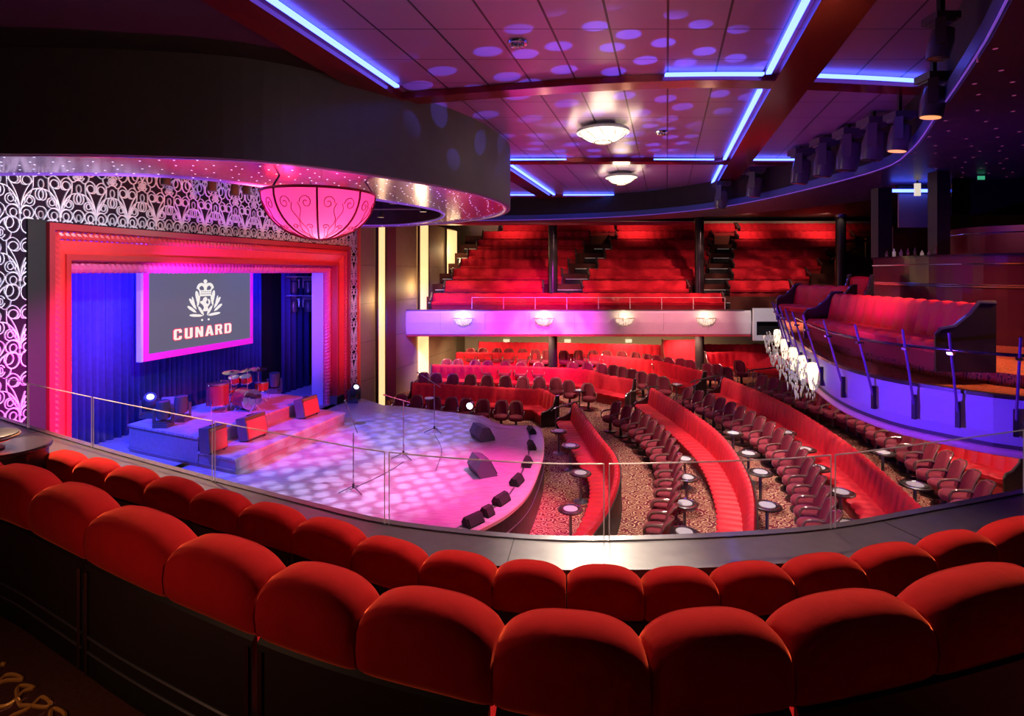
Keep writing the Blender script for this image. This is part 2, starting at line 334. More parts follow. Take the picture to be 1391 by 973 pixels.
def register(root):
    KIDS[root.name] = [k for k in bpy.data.objects if k.parent == root]
    for k in KIDS[root.name]: register(k)
    if not KIDS[root.name]: KIDS[root.name] = ()
def copies(root):
    def go(o, par):
        c = o.copy(); COL.objects.link(c); c.parent = par
        for ch in KIDS.get(o.name, ()): go(ch, c)
        return c
    return go(root, None)
ORD = ['first', 'second', 'third', 'fourth', 'fifth', 'sixth', 'seventh', 'eighth', 'ninth', 'tenth', 'eleventh', 'twelfth', 'thirteenth', 'fourteenth', 'fifteenth', 'sixteenth',
       'seventeenth', 'eighteenth', 'nineteenth', 'twentieth', 'twenty-first', 'twenty-second', 'twenty-third', 'twenty-fourth']
def smoothpath(pts, n=8):               # Catmull-Rom
    out = []; P_ = [Vector(p) for p in pts]; P_ = [P_[0]*2-P_[1]] + P_ + [P_[-1]*2-P_[-2]]
    for i in range(1, len(P_)-2):
        a, b, c, d = P_[i-1:i+3]
        for k in range(n):
            t = k/n; out.append(.5*((2*b)+(c-a)*t+(2*a-5*b+4*c-d)*t*t+(3*b-a-3*c+d)*t**3))
    out.append(P_[-2]); return out
class Path:
    def __init__(s, pts, smooth=True):
        s.p = smoothpath([Vector((x, y)) for x, y in pts]) if smooth and len(pts) > 2 else [Vector((x, y)) for x, y in pts]
        s.L = [0]
        for a, b in zip(s.p, s.p[1:]): s.L.append(s.L[-1]+(b-a).length)
        s.len = s.L[-1]
    def at(s, t):
        t = max(0, min(s.len, t))
        for i in range(len(s.p)-1):
            if t <= s.L[i+1] or i == len(s.p)-2:
                k = (t-s.L[i])/max(1e-6, s.L[i+1]-s.L[i]); return s.p[i].lerp(s.p[i+1], k)
    def tan(s, t): return (s.at(min(s.len, t+.15))-s.at(max(0, t-.15))).normalized()
    def nr(s, t): d = s.tan(t); return Vector((d.y, -d.x))     # right-hand side of heading
    def pt(s, t, off): q = s.at(t) + s.nr(t)*off; return (q.x, q.y)

# ---------------------------------------------------------------- room shell
DT = -.25
struct(MB().prism([(-24, -4), (28, -4), (28, 44), (-24, 44)], -.55, DT).build('floor', carpet_m))
struct(MB().prism([(-24, -4), (28, -4), (28, 44), (-24, 44)], 10.6, 10.8).build('ceiling', blackm))
struct(MB().box((2, 43, 5.1), (52, .3, 11)).build('wall_back', blackm))
struct(MB().box((26.5, 20, 5.1), (.3, 46, 11)).build('wall_right', blackm))
struct(MB().box((-22.5, 20, 5.1), (.3, 46, 11)).build('wall_left', blackm))
struct(MB().box((2, -3.2, 5.1), (50, .3, 11)).build('wall_front', blackm))
DX = .284
def wl(Y, off=0, z=0):                  # proscenium wall line; off > 0 towards the audience
    return (-13.375+DX*Y + off*.962, Y - off*.273, z)

# ceiling panels and coffer beams
CZ = 9.9
def lx(x0, y0, y): return x0 + DX*(y-y0)
struct(MB().prism([(-9, 1), (14, 1), (14, 26.6), (-9, 26.6)], CZ, CZ+.12).build('ceiling', ceil_m))
struct(MB().prism([(-14, 1), (lx(-3.85, 7.2, 1), 1), (lx(-3.85, 7.2, 20), 20), (-14, 20)], CZ-.05, CZ-.01).build('ceiling', blackm))  # black cover sheet added below the panels to keep this side dark
def longbeam(xl, y0, w, n, k):
    pts = [(lx(xl, y0, 2), 2), (lx(xl+w, y0, 2), 2), (lx(xl+w, y0, 26.4), 26.4), (lx(xl, y0, 26.4), 26.4)]
    struct(MB().prism(pts, CZ-.16, CZ-.002).build('trim_%d' % n, beam_m))
longbeam(4.0, 7.2, .70, 1, 0); longbeam(-3.85, 7.2, .62, 2, 0)
def crossbeam(pts, w, n):
    p = Path(pts); q = [p.pt(p.len*i/24, -w/2) for i in range(25)] + [p.pt(p.len*i/24, w/2) for i in range(25)][::-1]
    struct(MB().prism(q, CZ-.13, CZ-.004).build('trim_%d' % n, beam_m))
crossbeam([(-4, 11.6), (-1.4, 10.9), (2.2, 10.15), (5, 10.1), (9.5, 10.7)], .42, 3)
crossbeam([(-3, 17.5), (3, 17.3), (11, 17.5)], .42, 4)
crossbeam([(-3, 25.3), (12, 25.3)], .4, 5)
stripn = [0]
strip_lab = ['blue ceiling light strip, nearest along the left long beam', 'blue ceiling light strip, nearest along the right long beam',
             'blue ceiling light strip in the nearest row, left of the red cross', 'blue ceiling light strip in the nearest row, right of the red cross',
             'blue ceiling light strip beside the right beam between first and second cross beams', 'blue ceiling light strip across the middle of the ceiling behind the front lamp',
             'blue ceiling light strip in the middle row right of the beam', 'blue ceiling light strip beside the left beam ending at the slim column',
             'blue ceiling light strip beside the right beam at its far end', 'blue ceiling light strip in the last row behind the second lamp',
             'short blue ceiling light strip in the last row, left of the column']
def strip(pts):
    p = Path(pts, len(pts) > 2); r = []
    for i in range(13):
        t = p.len*i/12; a = p.pt(t, -.045); b = p.pt(t, .045)
        r.append([(a[0], a[1], CZ-.075), (b[0], b[1], CZ-.075), (b[0], b[1], CZ-.03), (a[0], a[1], CZ-.03)])
    o = MB().grid(r, True, True).build('ceiling_light_strip', led_blue); tag(o, strip_lab[stripn[0]], 'ceiling light', 'blue light strips round the ceiling coffers'); stripn[0] += 1
def cb(xa, xb, y): return [(xa, y), ((xa+xb)/2, y), (xb, y)]
strip([(lx(-3.1, 7.2, 4.2), 4.2), (lx(-3.1, 7.2, 10.4), 10.4)])
strip([(lx(3.86, 7.2, 4.2), 4.2), (lx(3.86, 7.2, 9.7), 9.7)])
strip([(2.75, 9.78), (3.6, 9.75), (4.5, 9.75)]); strip([(5.45, 9.82), (6.6, 9.95), (7.9, 10.15)])
strip([(lx(3.86, 7.2, 10.6), 10.6), (lx(3.86, 7.2, 17.1), 17.1)])
strip(cb(-.1, 6.35, 17.15)); strip(cb(7.6, 9.6, 17.15))
strip([(lx(-3.1, 7.2, 17.9), 17.9), (lx(-3.1, 7.2, 24.9), 24.9)])
strip([(lx(3.86, 7.2, 18), 18), (lx(3.86, 7.2, 22.6), 22.6)])
strip(cb(2.35, 7.0, 24.95)); strip(cb(-.3, 1.4, 24.95))

# ceiling bowl lamps
def bowl_lamp(x, y, r, label):
    z = CZ
    t = empty('ceiling_bowl_lamp', (x, y, z-.42), label, 'ceiling lamp', 'round crystal bowl lamps under the ceiling')
    MB().lathe([(r*.97, z-.10), (r*1.03, z-.13), (r*1.03, z-.19), (r*.93, z-.2)], 32, (x, y, 0)).build('rim', steel, t, True)
    MB().lathe([(r*.9, z-.18), (r*.8, z-.27), (r*.6, z-.35), (r*.35, z-.40), (.001, z-.42)], 32, (x, y, 0)).build('glass_bowl', lampglass, t, True)
    m = MB()
    for k in range(10):
        a = 2*pi*k/10
        m.tube([(x+cos(a+s*.25)*q*r, y+sin(a+s*.25)*q*r, zz) for q, zz, s in ((.93, z-.2, 0), (.82, z-.28, .5), (.62, z-.365, 1), (.36, z-.415, .4))], .008, 5)
    m.tube([(x+cos(a)*r*.34, y+sin(a)*r*.34, z-.42) for a in [2*pi*i/24 for i in range(24)]], .014, 5, True)
    m.build('scroll_wires', darkwood, t)
    MB().lathe([(r*.5, z-.12), (r*.5, z-.001)], 20, (x, y, 0)).build('ceiling_mount', steel, t, True)
    point('bowl_lamp_light', (x, y, z-.62), (1, .8, .5), 45, .3)
    area('bowl_lamp_uplight', (x, y, z-.21), (x, y, z+1), (1, .8, .5), 32, r*2.6, r*2.6)
bowl_lamp(*P(819, 187, CZ-.3), .62, 'nearer round crystal bowl lamp glowing warm white under the coffered ceiling')
bowl_lamp(*P(844, 246, CZ-.3), .55, 'farther round crystal bowl lamp glowing warm white under the coffered ceiling')
for px, py, lab in ((703, 57, 'small chrome ceiling fitting nearest, among the blue light discs'), (898, 179, 'small chrome ceiling fitting between lamp and right beam')):
    x, y = P(px, py, CZ)
    t = empty('ceiling_fitting', (x, y, CZ-.08), lab, 'ceiling fitting')
    MB().lathe([(.16, CZ-.01), (.15, CZ-.04), (.10, CZ-.05)], 18, (x, y, 0)).build('trim_ring', chrome, t, True)
    for k in range(3): MB().lathe([(.03, CZ-.03), (.045, CZ-.09), (.001, CZ-.1)], 10, (x+.07*(k-1), y, 0)).build('nozzle', chrome, t, True)

# ring soffit (rear and right) around the ceiling opening
RZ = 8.8
inner = Path([(-4.5, 26.8), (.18, 26.4), (3.2, 25.6), (6.0, 24.0), (8.0, 21.4), (8.85, 18.2), (9.1, 13.7), (8.35, 11.4), (6.65, 8.4), (5.3, 6.1), (4.4, 4.7), (3.5, 3.2), (3.0, 1.0)])
def bandpoly(path, o0, o1, n=48): return [path.pt(path.len*i/n, o0) for i in range(n+1)] + [path.pt(path.len*i/n, o1) for i in range(n+1)][::-1]
rows_ = []
for i in range(61):
    t = inner.len*i/60; a = inner.pt(t, 0); b = inner.pt(t, -.15); rows_.append([(a[0], a[1], RZ+.12), (a[0], a[1], CZ-.01), (b[0], b[1], CZ-.01), (b[0], b[1], RZ+.12)])
struct(MB().grid(rows_, True, True).build('wall_ring', blackm))
# ring underside : follows the opening, wider at the right
outs = []
for i in range(49):
    t = inner.len*i/48; w = 1.0 + 3.2*max(0, min(1, (i-10)/16.)); outs.append(inner.pt(t, -w))
r = [[(*inner.pt(inner.len*i/48, 0), RZ), (*outs[i], RZ), (*outs[i], RZ+.1), (*inner.pt(inner.len*i/48, 0), RZ+.1)] for i in range(49)]
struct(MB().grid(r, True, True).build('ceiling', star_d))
rr_ = [(*inner.pt(inner.len*i/60, .03), RZ+.03) for i in range(61)]
struct(MB().tube(rr_, .013, 6).build('trim_6', violet_l))
rr_ = [[(*inner.pt(inner.len*i/60, .01), RZ+.06), (*inner.pt(inner.len*i/60, .05), RZ+.06), (*inner.pt(inner.len*i/60, .05), RZ+.26), (*inner.pt(inner.len*i/60, .01), RZ+.26)] for i in range(61)]
struct(MB().grid(rr_, True, True).build('trim_7', mat('blue_trim', (.05, .09, .3), .4)))
struct(MB().prism([(-6, 27.4), (26, 27.4), (26, 38.3), (-6, 38.3)], 10.05, 10.2).build('ceiling', drum_m))
struct(MB().prism([(-4.4, 27.0), (9, 27.0), (9, 27.6), (-4.4, 27.6)], RZ-.12, RZ+.02).build('trim_8', redlip))

# ---------------------------------------------------------------- black drum over the stage
DZ = 8.2
drum = Path([(-13.2, 9.6), (-10.4, 8.75), (-8.2, 8.7), (-5.8, 8.85), (-3.8, 9.5), (-1.5, 12.0), (-.45, 14.2), (-.17, 16.2), (-.55, 18.2), (-1.58, 19.9), (-2.9, 21.2), (-4.4, 22.1), (-6.6, 22.75)])
rows_ = []
for i in range(97):
    t = drum.len*i/96; a = drum.pt(t, 0); b = drum.pt(t, .12)
    rows_.append([(a[0], a[1], DZ-.03), (a[0], a[1], 10.4), (b[0], b[1], 10.4), (b[0], b[1], DZ-.03)])
struct(MB().grid(rows_, True, True).build('wall_drum', drum_m))
m = MB()
for i in range(1, 12):
    t = drum.len*i/12; a = drum.pt(t, -.004); m.box((a[0], a[1], 9.2), (.015, .015, 1.95))
struct(m.build('trim_9', black))
struct(MB().tube([(*drum.pt(drum.len*i/96, -.02), DZ-.02) for i in range(97)], .03, 6).build('trim_10', mat('rim_silver', (.5, .4, .6), .3, .6)))
opening = Path([(-12.2, 11.2), (-9.9, 10.57), (-6.8, 10.8), (-5.37, 12.2), (-3.7, 14.06), (-2.45, 16.3), (-2.25, 17.8), (-2.6, 19.3), (-3.57, 20.8), (-4.9, 21.8), (-6.9, 21.9)])
r = []
for i in range(73):
    a = drum.pt(drum.len*i/72, .02); b = opening.pt(opening.len*i/72, 0)
    r.append([(a[0], a[1], DZ), (b[0], b[1], DZ), (b[0], b[1], DZ+.06), (a[0], a[1], DZ+.06)])
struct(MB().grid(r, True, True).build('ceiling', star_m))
r = []
for i in range(73):
    a = opening.pt(opening.len*i/72, 0); b = opening.pt(opening.len*i/72, -.08)
    r.append([(a[0], a[1], DZ+.01), (a[0], a[1], 9.6), (b[0], b[1], 9.6), (b[0], b[1], DZ+.01)])
struct(MB().grid(r, True, True).build('wall_opening', black))
struct(MB().tube([(*opening.pt(opening.len*i/72, .02), DZ-.01) for i in range(73)], .022, 6).build('trim_11', violet_l))

# ---------------------------------------------------------------- proscenium wall with filigree, frame
def wallprism(Ya, Yb, za, zb, off, th, name, m):
    a = wl(Ya, off); b = wl(Yb, off); c = wl(Yb, off-th); d = wl(Ya, off-th)
    return struct(MB().prism([a[:2], b[:2], c[:2], d[:2]], za, zb).build(name, m))
YO1, YO2, ZT, ZB = 11.72, 22.85, 7.37, .9
wallprism(7.5, YO1, .0, 9.5, 0, .3, 'wall_stage', wallpurple)
wallprism(YO1, YO2, ZT, 9.5, 0, .3, 'wall_stage', wallpurple)
wallprism(YO2, 23.55, 0, 9.5, 0, .3, 'wall_stage', wallpurple)
wallprism(YO1-.35, YO1-.02, .9, ZT+.05, .06, .06, 'trim_12', blackm)
wallprism(YO1, YO2, -.0, .9, 0, .3, 'wall_stage', black)
wallprism(7.5, 23.5, 9.5, 10.5, 0, .3, 'wall_stage', black)
PXW, PZW = .78, 1.39
def mo(x, y): return ((x-150)/320*PXW, -(y-330)/550*PZW)
def ell(cx, cy, rx, ry, a0=0, a1=360, n=14): return [(cx+rx*cos(radians(a0+(a1-a0)*i/n)), cy+ry*sin(radians(a0+(a1-a0)*i/n))) for i in range(n+1)]
half = [([(152, 330), (165, 255), (200, 160), (250, 85)], 1), ([(152, 330), (205, 245), (245, 150), (250, 85)], .8),
        ([(250, 85), (245, 45), (205, 20), (165, 45), (150, 90), (165, 125), (195, 130)], 1), (ell(200, 90, 35, 36), 1),
        ([(150, 330), (180, 240), (240, 165), (310, 142)], 1.2), (ell(297, 195, 32, 48), 1), (ell(310, 105, 22, 38), 1),
        (ell(220, 255, 22, 26), .9), (ell(222, 258, 40, 44, -200, 110), 1),
        ([(150, 325), (195, 298), (240, 320), (270, 370), (310, 440)], 1), (ell(200, 365, 25, 32), .9), (ell(205, 355, 50, 52, -200, 120), 1),
        (ell(310, 365, 20, 30), .9), ([(310, 440), (270, 375), (265, 330), (290, 300), (310, 296)], 1),
        (ell(205, 462, 50, 68), 1.2), (ell(232, 448, 34, 46), 1), ([(152, 430), (200, 402), (270, 425), (310, 485)], 1.4), (ell(293, 535, 18, 26), .9), (ell(293, 535, 34, 46, -150, 160), 1),
        ([(215, 535), (225, 570), (262, 600), (310, 560)], .9), ([(151, 330), (150, 385), (152, 430)], 1)]
def spl(p):
    return [tuple(v) for v in smoothpath([Vector(q) for q in p], 4)] if len(p) < 9 else p
def filigree():
    m = MB(); W0 = 9.95-.0
    def ok(Y, z):
        if z > 9.45 or z < .95 or Y < 9.6 or Y > 23.5: return False
        if Y > YO1-.36 and Y < YO2+.03 and z < ZT+.04: return False
        return True
    base = [(spl(p), w) for p, w in half]
    ncol = 20
    for c in range(-3, ncol):
        Yb = 11.25 + (c)*PXW/1.0395
        for k in range(-2, 7):
            zb = 7.62 - k*PZW
            # the strand scale matches the height of the wall
            if zb < -1: continue
            for mir in (1, -1):
                for p, w in base:
                    q = [(Yb + mir*mo(*a)[0]/1.0395, zb+mo(*a)[1]) for a in p]
                    for (y0, z0), (y1, z1) in zip(q, q[1:]):
                        if not (ok(y0, z0) and ok(y1, z1)): continue
                        dy, dz = (y1-y0)*1.04, z1-z0; L = hypot(dy, dz)
                        if L < 1e-5: continue
                        hw = .0078*w; ny, nz = -dz/L*hw/1.04, dy/L*hw; ey, ez = dy/L*.006/1.04, dz/L*.006
                        A = [(y0+ny-ey, z0+nz-ez), (y0-ny-ey, z0-nz-ez), (y1-ny+ey, z1-nz+ez), (y1+ny+ey, z1+nz+ez)]
                        m.add([wl(a, .035, b) for a, b in A] + [wl(a, .002, b) for a, b in A], [(0, 1, 2, 3), (0, 4, 5, 1), (3, 2, 6, 7), (1, 5, 6, 2), (0, 3, 7, 4)])
    return m
o = filigree().build('filigree_screen', scroll_m); tag(o, 'white scrolling wrought filigree panel covering the wall around the stage frame', 'wall ornament')

fr = empty('proscenium_frame', wl(YO1, 0, .9), 'large stepped red-lit picture frame around the stage opening', 'stage frame')
def fsweep(prof, name, m, sub=0, rib=0, smooth=False):
    def pt(s, d, leg, t):
        zc = ZT - s*1.32; ya = YO1 + s/1.04; yb = YO2 - s/1.04
        if leg == 0: return wl(ya, -d, ZB+(zc-ZB)*t)
        if leg == 1: return wl(ya+(yb-ya)*t, -d, zc)
        return wl(yb, -d, zc+(ZB-zc)*t)
    st = []
    for leg, Ln in ((0, 6.4), (1, 11.4), (2, 6.4)):
        n = max(1, int(Ln/sub)) if sub else 1
        st += [(leg, i/n, i) for i in range(n)]
    st.append((2, 1.0, 0)); rows = []
    sc = sum(p[0] for p in prof)/len(prof); dc = sum(p[1] for p in prof)/len(prof)
    for leg, t, i in st:
        k = 1 if (not rib or i % 2 == 0) else rib
        rows.append([pt(sc+(s-sc)*k, dc+(d-dc)*k, leg, t) for s, d in prof])
    MB().grid(rows, True, True).build(name, m, fr, smooth)
def circ(s, d, r, n=8): return [(s+r*cos(2*pi*i/n), d+r*sin(2*pi*i/n)) for i in range(n)]
fsweep([(0, 0), (0, -.14), (.11, -.14), (.13, -.02), (.13, .1), (0, .1)], 'outer_rim', mat('red_lit_dark_rim', (.35, .02, .03), .4))  # rim colour holds the red light on the frame
fsweep(circ(.20, -.02, .08), 'rope_molding', rope_m, .065, .68)
fsweep([(.27, .02), (.27, .0), (.50, .14), (.50, .3), (.27, .3)], 'flat_band', framelit)
fsweep([(.50, .10), (.50, .08), (.60, .08), (.62, .12), (.62, .45), (.50, .45)], 'inner_rim', mat('red_lit_deep_rim', (.5, .02, .025), .4))  # inner rim also coloured by the red light
fsweep(circ(.69, .52, .15, 12), 'rope_molding', mat('ribbed_pink_lit', (.75, .10, .30), .4), .08, .84)  # pink light on the inner rope put into its colour
fsweep([(.76, .62), (.83, .62), (.83, 1.15), (.76, 1.15)], 'reveal', mat('reveal_pale', (.55, .50, .75), .5))

# stage box: side walls, ceiling
def sp(Y, off): return wl(Y, off)[:2]
struct(MB().prism([sp(8, -4.9), sp(30, -4.9), sp(30, -5.1), sp(8, -5.1)], 0, 9.5).build('wall_stage', blackm))
struct(MB().prism([sp(8, -.4), sp(8, -5.1), sp(7.8, -5.1), sp(7.8, -.4)], 0, 9.5).build('wall_stage', blackm))
struct(MB().prism([sp(29.5, -.4), sp(29.5, -5.1), sp(29.7, -5.1), sp(29.7, -.4)], 0, 9.5).build('wall_stage', mat('backstage_beige', (.55, .42, .2), .7)))
spot('backstage_light', wl(27.6, -2.2, 4.2), wl(29.4, -2.4, 2.0), (1, .75, .3), 90, 60, .7, .1)
struct(MB().prism([sp(8, -.31), sp(29, -.31), sp(29, -5), sp(8, -5)], 8.3, 8.5).build('ceiling', blackm))

# stage deck
SD = .9
edge = [P(x, y, SD) for x, y in ((653, 565), (682, 577.5), (721, 578.5), (733, 584), (736.5, 596), (737, 610), (733.5, 630), (717, 669), (688, 698), (653, 718), (600, 745), (520, 780))]
ep = Path(edge)
front = [ep.at(ep.len*i/60) for i in range(61)]
ddeck = [sp(9.0, -5.0), sp(29.3, -5.0), sp(29.3, -.35), sp(23.6, -.35), sp(23.6, .02)] + [P(x, y, SD) for x, y in ((520, 550.5), (545, 552))] + [(v.x, v.y) for v in front] + [(-3.5, 8.8), (-7, 8.4), sp(9.0, .1)]
struct(MB().prism(ddeck, DT, SD).build('floor', deck_m))
o = MB().grid([[(*ep.pt(ep.len*i/60, k), z) for k, z in ((.0, SD+.012), (-.05, SD+.012), (-.05, SD-.06), (.0, SD-.06))] for i in range(61)], True, True).build('trim_13', mat('deck_edge', (.6, .35, .3), .4)); struct(o)
o = MB().grid([[(*ep.pt(ep.len*i/60, k), z) for k, z in ((-.02, .86), (-.045, .86), (-.045, DT), (-.02, DT))] for i in range(61)], True, True).build('wall_apron', mat('apron_black', (.014, .007, .007), .35)); struct(o)
struct(MB().tube([(*ep.pt(ep.len*i/60, -.05), .5) for i in range(61)], .015, 6).build('trim_14', steel))
struct(MB().grid([[(*ep.pt(ep.len*i/60, k), z) for k, z in ((.42, SD+.002), (.38, SD+.002), (.38, SD+.008), (.42, SD+.008))] for i in range(61)], True, True).build('trim_15', steel))

# ---------------------------------------------------------------- curtains
def curtain(Ya, Yb, off, za, zb, name, m, lab, amp=.09, per=.22):
    n = int((Yb-Ya)/per*8); rows = []
    for z in (za, (za+zb)/2, zb):
        rows.append([wl(Ya+(Yb-Ya)*i/n, off+amp*sin(2*pi*i/8+.6*sin(i*.13))*(1 if z < zb else .8)+.03*sin(i*.9), z) for i in range(n+1)])
    o = MB().grid(rows).build(name, m, smooth=True); md = o.modifiers.new('t', 'SOLIDIFY'); md.thickness = .01
    tag(o, lab, 'curtain')
curtain(9.3, 22.9, -4.4, SD, 8.2, 'stage_curtain', curtain_m, 'pleated blue curtain hanging across the back of the stage behind the screen')
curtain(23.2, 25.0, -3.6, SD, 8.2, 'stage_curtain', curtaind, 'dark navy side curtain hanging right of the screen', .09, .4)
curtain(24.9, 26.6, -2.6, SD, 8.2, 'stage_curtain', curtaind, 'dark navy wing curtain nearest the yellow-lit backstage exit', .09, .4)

# ---------------------------------------------------------------- LED screen
SX0 = -16.5
def sc(Y, z, off=0): return (SX0+DX*Y+off*.962, Y-off*.273, z)
YS1, YS2, ZS1, ZS2 = 17.06, 21.66, Zat(492, 17.1), 7.6
scr = empty('led_screen', sc((YS1+YS2)/2, ZS1), 'hanging grey video screen with white ship-line crest and name, pink frame', 'screen')
def scbox(a, b, za, zb, o1, o0, name, m):
    return MB().add([sc(a, za, o0), sc(b, za, o0), sc(b, zb, o0), sc(a, zb, o0), sc(a, za, o1), sc(b, za, o1), sc(b, zb, o1), sc(a, zb, o1)],
        [(0, 1, 2, 3), (4, 5, 6, 7), (0, 1, 5, 4), (1, 2, 6, 5), (2, 3, 7, 6), (3, 0, 4, 7)]).build(name, m, scr)
scbox(YS1+.25, YS2-.12, ZS1+.22, ZS2, .03, -.05, 'display', screen_m)
scbox(YS1+.10, YS1+.25, ZS1, ZS2, .06, -.10, 'frame', pinkframe); scbox(YS2-.12, YS2, ZS1, ZS2, .06, -.10, 'frame', pinkframe)
scbox(YS1+.25, YS2-.12, ZS1, ZS1+.22, .06, -.10, 'frame', pinkframe)
scbox(YS1-.02, YS1+.06, ZS1, ZS2, .065, -.12, 'side_panel', paleframe)
spot('screen_side_spot', (-6.5, 12.2, 6.2), sc(YS1, 5.2), (.6, .75, 1), 130, 14, .5, .05)
ang = atan2(1, DX)
def Yscr(px): return -SX0/(DX+(PX0-px)/F)
yt = Yscr(276); zt_ = Zat(450, yt)
GL = {'C': [[(0, 1), (1, 0), (5, 0), (6, 1), (6, 2.6), (4, 2.6), (4, 1.3), (2.1, 1.3), (2.1, 6.7), (4, 6.7), (4, 5.2), (6, 5.2), (6, 7), (5, 8), (1, 8), (0, 7)]],
      'U': [[(0, 8), (2.1, 8), (2.1, 1.3), (4, 1.3), (4, 8), (6.1, 8), (6.1, 1), (5.1, 0), (1, 0), (0, 1)]],
      'N': [[(0, 0), (0, 8), (2.2, 8), (4.3, 3.6), (4.3, 8), (6.3, 8), (6.3, 0), (4.2, 0), (2.0, 4.6), (2.0, 0)]],
      'A': [[(-.2, 0), (2.0, 8), (4.6, 8), (6.8, 0), (4.6, 0), (4.2, 1.6), (2.4, 1.6), (2.7, 3.0), (3.9, 3.0), (3.3, 5.9), (1.9, 0)]],
      'R': [[(0, 0), (0, 8), (5, 8), (6, 7), (6, 4.6), (5.2, 3.8), (6.3, 0), (4.1, 0), (3.2, 3.4), (2.1, 3.4), (2.1, 4.6), (4, 4.6), (4, 6.8), (2.1, 6.8), (2.1, 0)]],
      'D': [[(0, 0), (0, 8), (5, 8), (6.2, 6.8), (6.2, 1.2), (5, 0), (2.1, 0), (2.1, 1.3), (3.6, 1.3), (4.1, 1.8), (4.1, 6.2), (3.6, 6.7), (2.1, 6.7), (2.1, 0)]]}
def word(txt, Yc, zc, h, name, m, off, grow):
    mb = MB(); u = 0; k = h/8; tot = len(txt)*8.4-2.2
    for ch in txt:
        for pg in GL[ch]:
            q = [(x, y) for i, (x, y) in enumerate(pg)]
            if grow:
                n = len(q); g = []
                for i in range(n):
                    a, b, c = Vector(q[i-1]), Vector(q[i]), Vector(q[(i+1) % n]); d1, d2 = (b-a).normalized(), (c-b).normalized()
                    sgn = 1 if sum(q[j][0]*q[(j+1) % n][1]-q[(j+1) % n][0]*q[j][1] for j in range(n)) > 0 else -1
                    n1, n2 = Vector((d1.y, -d1.x))*sgn, Vector((d2.y, -d2.x))*sgn; nn = (n1+n2); nn = nn.normalized() if nn.length > .2 else n1; g.append(tuple(b+nn*grow*1.3))
                q = g
            n = len(q); V = [sc(Yc+(u+x-tot/2)*k*1.15/1.0395, zc+(y-4)*k, off) for x, y in q] + [sc(Yc+(u+x-tot/2)*k*1.15/1.0395, zc+(y-4)*k, .031) for x, y in q]
            mb.add(V, [tuple(range(n))] + [(i, (i+1) % n, n+(i+1) % n, n+i) for i in range(n)])
        u += 8.4
    mb.build(name, m, scr)
yt = Yscr(276); zt_ = Zat(450, yt)
word('CUNARD', yt, zt_, .36, 'lettering', screen_w, .055, 0)
word('CUNARD', yt, zt_, .36, 'lettering_glow', screen_r, .045, .45)
# crest : crown, lion medallion, oak and palm sprays
yc = Yscr(277); k_ = yc/F
def CP(px, py): return ((px-470)/9.27*k_*1.12, -(py-360)/9.27*k_)     # crest crop pixels to metres
zc_ = Zat(408.8, yc)
def cpt(px, py, off): u, v = CP(px, py); return sc(yc+u/1.0395, zc_+v, off)
def poly2(pts, m, off=.05):
    n = len(pts); m.add([cpt(x, y, off) for x, y in pts] + [cpt(x, y, .031) for x, y in pts], [tuple(range(n))] + [(i, (i+1) % n, n+(i+1) % n, n+i) for i in range(n)])
def leaf(m, x0, y0, x1, y1, w):
    dx, dy = x1-x0, y1-y0; L = hypot(dx, dy); nx, ny = -dy/L*w, dx/L*w
    poly2([(x0, y0), (x0+dx*.25+nx*.85, y0+dy*.25+ny*.85), (x0+dx*.7+nx, y0+dy*.7+ny), (x0+dx*.93+nx*.6, y0+dy*.93+ny*.6), (x1, y1), (x0+dx*.93-nx*.6, y0+dy*.93-ny*.6), (x0+dx*.7-nx, y0+dy*.7-ny), (x0+dx*.25-nx*.85, y0+dy*.25-ny*.85)], m)
m = MB()
for s in (-1, 1):
    X = lambda x: 478+s*(x-478)
    for a in ((570, 400, 600, 230, 20), (600, 460, 690, 320, 17), (600, 500, 715, 412, 17), (505, 545, 690, 525, 17), (500, 540, 572, 425, 15), (620, 420, 655, 300, 8), (585, 430, 560, 290, 14)):
        leaf(m, X(a[0]), a[1], X(a[2]), a[3], a[4])
    poly2([(X(478)+12*s*cos(i*pi/4)+45*s, 598+13*sin(i*pi/4)) for i in range(8)], m)
m.build('crest_wreath', screen_w, scr)
m = MB()
poly2([(395, 225), (561, 225), (551, 300), (405, 300)], m, .053)
for s in (-1, 1):
    ao = [(478+s*(54+62*cos(a)), 205-72*sin(a)) for a in [pi*i/12 for i in range(13)]]; ai = [(478+s*(52+34*cos(a)), 208-38*sin(a)) for a in [pi*i/12 for i in range(13)]]
    for j in range(12): poly2([ao[j], ao[j+1], ai[j+1], ai[j]], m)
    poly2([(478+s*88, 200), (478+s*114, 195), (478+s*84, 228), (478+s*66, 228)], m)
poly2([(466, 140), (490, 140), (496, 228), (460, 228)], m)
poly2([(478+24*cos(i*pi/5), 116+26*sin(i*pi/5)) for i in range(10)], m)
m.build('crest_crown', screen_w, scr)
m = MB()
poly2([(436, 490), (450, 470), (462, 440), (440, 405), (412, 385), (406, 362), (440, 358), (455, 325), (478, 310), (500, 322), (498, 352), (482, 385), (505, 400), (508, 440), (520, 475), (535, 492)], m); poly2([(508, 440), (505, 415), (525, 390), (520, 360), (505, 345), (525, 338), (545, 365), (540, 400)], m)
m.build('crest_lion', screen_w, scr)
m = MB()
for i in range(5): poly2([(418+i*28, 240), (430+i*28, 240), (430+i*28, 250), (418+i*28, 250)], m, .056)
poly2([(408, 268), (548, 268), (547, 274), (409, 274)], m, .056)
m.build('crest_detail', screen_m, scr)

